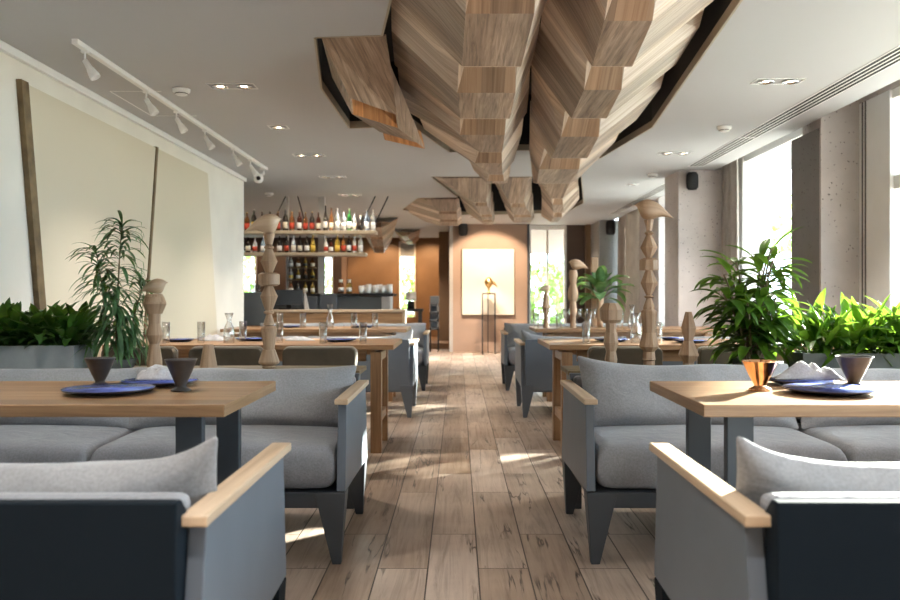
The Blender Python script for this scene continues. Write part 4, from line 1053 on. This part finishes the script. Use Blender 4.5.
m = MB()
for q in ((-2.42, -1.98 - .08, 5.9, 5.906), (-2.42, -2.06, 6.7, 6.706), (-2.42, -2.414, 5.906, 6.7)): m.box(q[0], q[1], q[2], q[3], CZ - .003, CZ - .0005)
tag(m.build('ceiling_hatch', M['frame']), 'faint square access hatch outline in the ceiling beside the light track', 'hatch')

# ------------------------------------------------------------------ curtains
def curtain(label, x, y0, y1, z0, z1, mat, folds, amp=.035):
    m = MB(); nu = folds * 8 + 1; P = []
    for i in range(nu):
        t = i / (nu - 1)
        for j in range(9):
            s = j / 8; P.append((x + amp * math.sin(2 * PI * folds * t) * (1 - .25 * s) + .01 * math.sin(5 * t + s * 3), y0 + (y1 - y0) * t, z0 + (z1 - z0) * s))
    m.grid(P, nu, 9); return tag(m.build('curtain', M[mat], None, smooth=True, solid=.004), label, 'curtain')
curtain('taupe curtain gathered beside the speaker pillar', 2.98, 9.12, 9.55, .05, 2.98, 'curtain', 4)
curtain('pale curtain hanging at the far right window before the far grey pillar', 2.97, 13.7, 14.9, .05, 2.98, 'curtainl', 8)
curtain('taupe curtain hanging in the far corner beside the far grey pillar', 2.97, 15.0, 15.7, .05, 2.98, 'curtain', 5)

# ------------------------------------------------------------------ bar
r = tag(empty('bar_counter', (-2.9, 11.9, 0)), 'dark bar counter with a black top, beneath the bottle shelves', 'bar counter')
m = MB(); m.box(-2, 2.0, -.05, .62, 1.09, 1.13); m.build('top', M['black'], r, bevel=.01)
m = MB(); m.box(-2, 1.83, .02, .55, 0, 1.0895); m.build('front', M['slate'], r)
for k in range(5):
    m = MB(); m.box(-2, 1.83, .005, .0195, .3 + k * .15, .31 + k * .15); m.build('front_rib', M['black'], r)
m = MB(); m.box(1.8305, 1.95, -.01, .5, 0, 1.0895); m.build('end_post', M['stoneg'], r)
# hanging shelves
def shelf(x0, x1, z, label):
    r = tag(empty('bar_shelf', ((x0 + x1) / 2, 11.95, z)), label, 'shelf'); w = (x1 - x0) / 2
    m = MB(); m.box(-w, w, -.15, .15, -.045, 0); m.build('board', M['shelf'], r, bevel=.004)
    return r
sA = shelf(-4.2, -1.14, 2.005, 'upper pale bottle shelf hanging over the bar')
sB = shelf(-4.2, -1.29, 1.70, 'lower pale bottle shelf hanging over the bar')
for pxx in (285, 297, 388, 375):
    x = (pxx - VX) * 12 / F
    m = MB(); m.tube([(x, 12.05, CZ - .001), (x + (-.22 if pxx != 297 else .13), 12.05, 2.05)], .009, 6)
    tag(m.build('shelf_brace', M['black']), 'thin black slanting rod above the bottle shelf, ' + {285: 'left leg of the left pair', 297: 'right leg of the left pair', 388: 'farthest right', 375: 'second from the right'}[pxx], 'rod', 'shelf rods')
for pxx, w in ((320.5, .09), (286, .03)):
    x = (pxx - VX) * 12.05 / F
    m = MB(); m.box(x - w / 2, x + w / 2, 12.1 + .02, 12.2, 1.1305, CZ)
    tag(m.build('shelf_post', M['stoneg'], None), ('wide' if w > .05 else 'narrow') + ' grey upright post standing on the bar behind the bottles', 'post')
cols = dict(amber=((.33, .12, .03), 1), dark=((.02, .015, .012), 0), clear=((.85, .87, .88), 1), green=((.05, .30, .06), 1), red=((.16, .03, .015), 1), gold=((.65, .42, .08), 1), white=((.75, .74, .70), 0), blue=((.45, .55, .70), 1), orange=((.50, .20, .07), 1))
BM = {}
for k, (c, g) in cols.items():
    if g:
        mm = glassm('bottle_' + k, c, .02); p_ = mm.node_tree.nodes['Principled BSDF']; p_.inputs['Transmission Weight'].default_value = .6
        BM[k] = mm
    else: BM[k] = plain('bottle_' + k, c, .2)
LM = [plain('label_cream', (.75, .70, .58), .6), plain('label_white', (.8, .8, .8), .6), plain('label_yellow', (.72, .50, .08), .6), plain('label_red', (.5, .06, .03), .6), plain('label_black', (.02, .02, .02), .5)]
def bottle(loc, colr, h, r, style, lab, label, group):
    e = tag(empty('bottle', loc), label, 'bottle', group)
    sh_ = {'round': [(.9, 0), (1, .02), (1, .60), (.85, .68), (.36, .78), (.32, .95), (.32, .97)], 'tall': [(.9, 0), (1, .02), (1, .45), (.75, .56), (.35, .75), (.30, .97)],
           'squat': [(.7, 0), (1.2, .08), (1.45, .32), (1.2, .56), (.4, .68), (.34, .9)], 'jar': [(.95, 0), (1.1, .03), (1.1, .62), (.8, .72), (.7, .78)]}[style]
    m = MB(); m.lathe([(a * r, z * h) for a, z in sh_], 14); gb_ = m.build('glass_body', BM[colr], e, smooth=True)
    a, z = sh_[-1]; m = MB(); m.lathe([(a * r * 1.12, z * h + .0005), (a * r * 1.12, h), (.0001, h)], 12); m.build('cap', LM[lab - 1 if lab else 4], e)
    if style != 'squat':
        m = MB(); rr = (1.1 if style == 'jar' else 1) * r + .001; m.lathe([(rr, h * .12), (rr, h * (.42 if style != 'tall' else .36))], 14); m.build('paper_label', LM[lab], gb_, smooth=True)
    return e
def side(i, n):
    o = ['', 'second', 'third', 'fourth', 'fifth', 'sixth', 'seventh', 'eighth', 'ninth', 'tenth', 'eleventh', 'twelfth', 'thirteenth', 'fourteenth', 'fifteenth', 'sixteenth', 'seventeenth', 'eighteenth', 'nineteenth', 'twentieth', 'twenty-first', 'twenty-second', 'twenty-third', 'twenty-fourth']
    k = n - 1 - i
    return 'at the right end' if k == 0 else o[k] + ' from the right end'
YB = 11.93
def row(items, z, where, group, Y=YB, order=True):
    n = len(items)
    for i, (p_, colr, h, r, st_, lab) in enumerate(items):
        bottle(((p_ - VX) * Y / F, Y, z), colr, h, r, st_, lab, '%s %s bottle on %s, %s' % ({'dark': 'dark', 'clear': 'clear'}.get(colr, colr), {'round': 'straight-sided', 'tall': 'tall tapered', 'squat': 'squat round', 'jar': 'stout'}[st_], where, side(i, n)), group)
row([(247, 'amber', .26, .036, 'round', 3), (254, 'dark', .30, .038, 'round', 2), (262, 'amber', .27, .036, 'round', 0), (270, 'red', .27, .036, 'round', 0), (278, 'amber', .27, .034, 'round', 3), (285.5, 'dark', .30, .036, 'round', 0), (292, 'orange', .27, .036, 'round', 3), (299.5, 'red', .28, .034, 'round', 1),
     (305.5, 'amber', .26, .033, 'round', 3), (312, 'dark', .27, .034, 'round', 3), (318.5, 'red', .26, .033, 'round', 0), (325.5, 'dark', .37, .032, 'tall', 1), (331.3, 'orange', .33, .032, 'tall', 0), (337.2, 'clear', .32, .032, 'round', 1), (343.6, 'clear', .27, .034, 'round', 1),
     (349.3, 'green', .31, .030, 'round', 1), (354.4, 'clear', .25, .028, 'round', 0), (360.5, 'dark', .22, .034, 'squat', 1), (367, 'blue', .30, .033, 'round', 1), (373, 'clear', .30, .032, 'round', 1)], 2.0055, 'the upper bar shelf', 'bottles on the upper bar shelf')
row([(248, 'dark', .22, .034, 'round', 0), (255, 'clear', .21, .034, 'round', 3), (263, 'blue', .23, .032, 'round', 1), (279.5, 'dark', .24, .034, 'round', 1), (286.5, 'dark', .24, .032, 'round', 3), (293.5, 'clear', .25, .034, 'round', 0), (300, 'dark', .24, .032, 'round', 0), (307, 'dark', .24, .034, 'round', 1), (313, 'gold', .26, .032, 'round', 2),
     (326, 'white', .20, .030, 'round', 3), (331, 'red', .19, .030, 'round', 1), (337.5, 'gold', .25, .036, 'round', 2), (343.5, 'orange', .24, .032, 'round', 3), (349, 'dark', .25, .030, 'round', 1), (354.5, 'clear', .24, .030, 'round', 3), (360.5, 'clear', .25, .031, 'round', 1)], 1.7005, 'the lower bar shelf', 'bottles on the lower bar shelf')
# back unit of bottles between posts
xa, xb = (288 - VX) * 12.1 / F, (316 - VX) * 12.1 / F
r = tag(empty('bottle_rack', ((xa + xb) / 2, 12.1, 1.1305)), 'low open rack of bottles standing on the bar between the two grey posts', 'rack'); hw = (xb - xa) / 2
m = MB(); m.box(-hw, hw, .12, .135, 0, .515); m.build('back_board', M['dbrown'], r)
for z in (.185, .36):
    m = MB(); m.box(-hw, hw, -.05, .1195, z, z + .012); m.build('shelf_board', M['strip'], r)
gg = 'bottles in the small rack on the bar'
rr = random.Random(3)
for lv, (z, nm) in enumerate(((1.131, 'bottom'), (1.328, 'middle'), (1.503, 'top'))):
    its = []
    for k in range(4):
        c = rr.choice(['amber', 'orange', 'dark', 'clear', 'gold']); its.append((291 + k * 7.2, c, (.17, .15, .14)[lv], .03, 'round', rr.choice([0, 1, 2, 4])))
    row(its, z, 'the %s row of the small rack' % nm, gg, 12.11)
# jars and cups on the counter
for p_, c, l in ((341, 'orange', 'left'), (349, 'gold', 'right')):
    bottle(((p_ - VX) * 12.1 / F, 12.1, 1.1305), c, .20, .038, 'jar', 1, ('orange' if c == 'orange' else 'yellow') + ' stout bottle standing on the bar, %s one of the pair' % l, 'pair of stout bottles on the bar')
for i in range(9):
    m = MB(); h = .11 + .01 * (i % 3); m.lathe([(.028, 0), (.040, .02), (.040, h), (.036, h), (.034, .02), (.0001, .012)], 14)
    tag(m.build('cup', M['white'], None, ((362 + i * 3.5 - VX) * 12.1 / F, 12.05 + .10 * (i % 2), 1.1305), smooth=True), 'white cup in the front cluster on the bar, %s' % side(i, 9), 'cup', 'white cups on the bar end')

for i in range(4):
    m = MB(); m.lathe([(.028, 0), (.038, .02), (.038, .09), (.034, .09), (.032, .02), (.0001, .012)], 14)
    tag(m.build('cup', M['white'], None, ((371 + i * 5.7 - VX) * 12.35 / F, 12.36, 1.1305 + .0), smooth=True), 'white cup behind the front cup cluster on the bar, %s' % side(i, 4), 'cup', 'white cups on the bar end')
for p_, l in ((252, 'at the left by the wall end'), (258, 'just right of the wall end')):
    m = MB(); m.lathe([(.03, 0), (.036, .01), (.036, .13), (.033, .13), (.032, .012), (.0001, .012)], 14)
    tag(m.build('drinking_glass', M['glass'], None, ((p_ - VX) * 12.1 / F, 12.1, 1.1305), smooth=True), 'clear glass on the bar ' + l, 'glass')

# service counter in oak, till and dark boxes
r = tag(empty('service_counter', ((340 - VX) * 11 / F, 10.95, 0)), 'low oak service counter in front of the bar', 'counter')
wl, wr = (268 - 340) * 11 / F, (405 - 340) * 11 / F
m = MB(); m.box(wl, wr, 0, .4, .885, .915, g=0); m.build('top', M['cap'], r, bevel=.003)
m = MB(); m.box(wl + .01, wr - .03, .015, .385, .05, .8845, g=0); m.build('carcass', M['table'], r)
m = MB(); m.box(wr - .0295, wr - .005, .01, .39, 0, .8845, g=2); m.build('end_board', M['cap'], r)
r = tag(empty('till', ((288 - VX) * 11.1 / F, 11.15, .9155)), 'black till screen standing on the oak service counter', 'till')
m = MB(); m.box(-.12, .12, -.06, .10, 0, .02); m.box(-.03, .03, 0, .04, .02, .10); m.build('stand', M['black'], r)
m = MB(); m.hexa([(-.20, -.06, .06), (.20, -.06, .06), (.20, .0, .06), (-.20, .0, .06), (-.18, .02, .26), (.18, .02, .26), (.18, .06, .26), (-.18, .06, .26)]); m.build('screen', M['screen'], r, bevel=.008)
m = MB(); m.hexa([(.205, .02, 0), (.26, .02, 0), (.26, .06, 0), (.205, .06, 0), (.19, .05, .25), (.205, .05, .25), (.205, .07, .25), (.19, .07, .25)]); m.build('side_arm', M['stoneg'], r)
m = MB(); m.box(-.15, .15, -.10, .10, .0, .42)
tag(m.build('cabinet', M['slate'], None, ((256 - VX) * 10.7 / F, 10.75, .72), bevel=.01), 'dark box cabinet beside the end of the left wall, in front of the bar', 'cabinet')
m = MB(); m.box(-.16, .16, -.1, .1, 0, .7195); tag(m.build('cabinet', M['table2'], None, ((256 - VX) * 10.7 / F, 10.75, 0)), 'wooden base cabinet under the dark box beside the end of the left wall', 'cabinet')
for p_, w, h, l in ((313, .17, .14, 'left'), (331, .19, .17, 'right')):
    r = tag(empty('bar_stool', ((p_ - VX) * 11.65 / F, 11.63, 0)), 'dark low-backed bar stool against the bar, %s of the two' % l, 'bar stool', 'stools at the bar')
    m = MB(); m.box(-w / 2 - .02, w / 2 + .02, -.21, .15, .72, .78); m.build('seat', M['steeld'], r, bevel=.02)
    m = MB(); m.box(-w / 2 - .02, w / 2 + .02, -.24, -.2105, .78, .95 + h); m.build('backrest', M['steeld'], r, bevel=.01)
    for x in (-w / 2, w / 2):
        for y in (-.19, .13):
            m = MB(); m.tube([(x, y, 0), (x, y, .7195)], .012, 8); m.build('leg', M['chrome'], r)
# black stacked chairs and black table at the far step
r = tag(empty('side_table', (-.88, 16.6, 0)), 'black square table at the end of the aisle, left of the stacked chairs', 'table')
m = MB(); m.box(-.40, .20, -.2, .3, .80, .85); m.build('tabletop', M['black'], r)
for x in (-.36, .14):
    for y in (-.16, .24):
        m = MB(); m.box(x - .03, x + .03, y - .03, y + .03, 0, .7995); m.build('leg', M['black'], r)
r = tag(empty('table_lamp', (-.92, 16.6, .8505)), 'small lamp with a white shade on the black far table', 'lamp')
m = MB(); m.lathe([(.07, 0), (.07, .14), (.02, .15), (.0001, .15)], 14); m.build('base', M['black'], r, smooth=True)
m = MB(); m.lathe([(.11, .16), (.10, .33), (.0001, .33)], 16); m.build('lamp_shade', M['white'], r, smooth=True)
for i in range(4):
    z = .0 + i * .16
    r = tag(empty('stacking_chair', (-.47, 16.85, z if i == 0 else z)), 'black stacking chair in the stack at the aisle end, %s' % ['bottom one', 'second from the bottom', 'third from the bottom', 'topmost'][i], 'chair', 'black chairs stacked at the aisle end')
    m = MB(); m.box(-.09, .09, -.12, .14, .43, .47); m.build('seat', M['steeld'], r, bevel=.01)
    m = MB(); m.box(-.09, .09, .1405, .17, .47, .62); m.build('backrest', M['steel'], r, bevel=.01)
    for x in (-.088, .068):
        m = MB(); m.box(x, x + .02, -.14, -.12, 0.0 if i == 0 else .27, .47); m.box(x, x + .02, .18, .20, 0.0 if i == 0 else .27, .60); m.build('side_leg', M['chrome' if i % 2 else 'black'], r)

# ------------------------------------------------------------------ outdoors seen through the windows, and trees added for shade
def bush(label, x, y, rx, ry, rz, n, seed, z0=0, size=.28):
    rnd = random.Random(seed); e = tag(empty('garden_tree' if z0 > 1 else 'garden_bush', (x, y, -.05)), label, 'tree' if z0 > 1 else 'bush')
    m = MB(); m.tube([(0, 0, 0), (.05, 0, z0 + rz)], [.12, .05], 8); m.build('trunk', M['stem'], e)
    m = MB()
    for k in range(n):
        a = rnd.uniform(0, 2 * PI); c = rnd.uniform(-1, 1); q = rnd.uniform(.4, 1) ** .4; s = math.sqrt(1 - c * c)
        p = Vector((rx * q * s * math.cos(a), ry * q * s * math.sin(a), z0 + rz + rz * q * c)); p.z = max(p.z, .1)
        d = Vector((rnd.uniform(-1, 1), rnd.uniform(-1, 1), rnd.uniform(-.6, 1)))
        leaf(m, p, d, size * rnd.uniform(.7, 1.3), size * .55, rnd.uniform(.2, 1.4), n=3)
    m.build('foliage', M['leafo'], e, smooth=True)
bush('airy tree added outside the right-hand windows to shade the aisle', 8.2, 14.6, 1.5, 1.9, 1.5, 1100, 12, 1.3, .30)  # added to keep direct sun off the aisle floor
bush('unseen slender tree added outside the nearest right-hand window to block sun', 7.0, 9.95, .9, .5, .5, 3800, 22, 3.35, .16)  # out of view, added to keep sun off the left foreground sofa panel
bush('sunlit bush outside the right-hand window', 12.5, 18.5, 2.0, 2.5, 1.3, 1500, 2)
bush('leafy tree outside the windows beyond the terrace', 12, 24, 3, 4, 1.8, 1600, 3, 1.3, .34)
bush('pale green bush beyond the end window, at its left', 2.2, 25.5, 1.6, 1.0, 1.1, 1300, 5)
bush('pale green bush beyond the end window, at its right', 4.6, 27, 1.6, 1.2, 1.5, 1300, 6)
bush('bush outside the tall slot window at the back', -2.2, 25, 1.4, 1.0, 1.2, 1000, 7)
bush('bush outside the small back windows behind the bottles', -6.0, 26, 2.4, 1.0, 1.3, 1300, 8)
m = MB(); m.hexa([(1.2, 18.6, 2.02), (3.2, 18.6, 2.02), (3.2, 17.3, 2.45), (1.2, 17.3, 2.45), (1.2, 18.6, 2.06), (3.2, 18.6, 2.06), (3.2, 17.3, 2.49), (1.2, 17.3, 2.49)])
tag(m.build('awning', M['awning']), 'grey awning sloping down outside the far end window', 'awning')

for y0, y1, l in ((-1.5, 6.9, 'long grey awning projecting outside the nearest right-hand window'), (7.2, 9.9, 'grey awning projecting outside the window beyond the near pillar')):
    m = MB(); m.hexa([(3.46, y0, 2.70), (4.5, y0, 2.36), (4.5, y1, 2.36), (3.46, y1, 2.70), (3.46, y0, 2.73), (4.5, y0, 2.39), (4.5, y1, 2.39), (3.46, y1, 2.73)])
    tag(m.build('awning', M['awning']), l, 'awning')
# ------------------------------------------------------------------ warm lamps of the far room
spot('picture_spot', (.62, 15.2, 2.46), (.60, 16.65, 1.35), 85, 1.25, .35, (1.0, .76, .52), .03)
spot('ornament_spot', (.1, 15.6, 2.46), (.585, 16.2, 1.25), 30, .5, .4, (1.0, .75, .48), .02)
for x, e_ in ((-4.4, 14), (-3.1, 10), (-1.75, 34), (-.65, 36)):
    spot('back_wall_spot', (x, 19.3, 2.46), (x, 20.5, 1.2), e_, 1.5, .5, (1.0, .62, .32), .03)
for x in (-3.2, -2.2, -1.4):
    spot('bar_spot', (x, 11.2, 2.48), (x, 12.0, 1.7), 7, 1.5, .6, (1.0, .80, .58), .03)
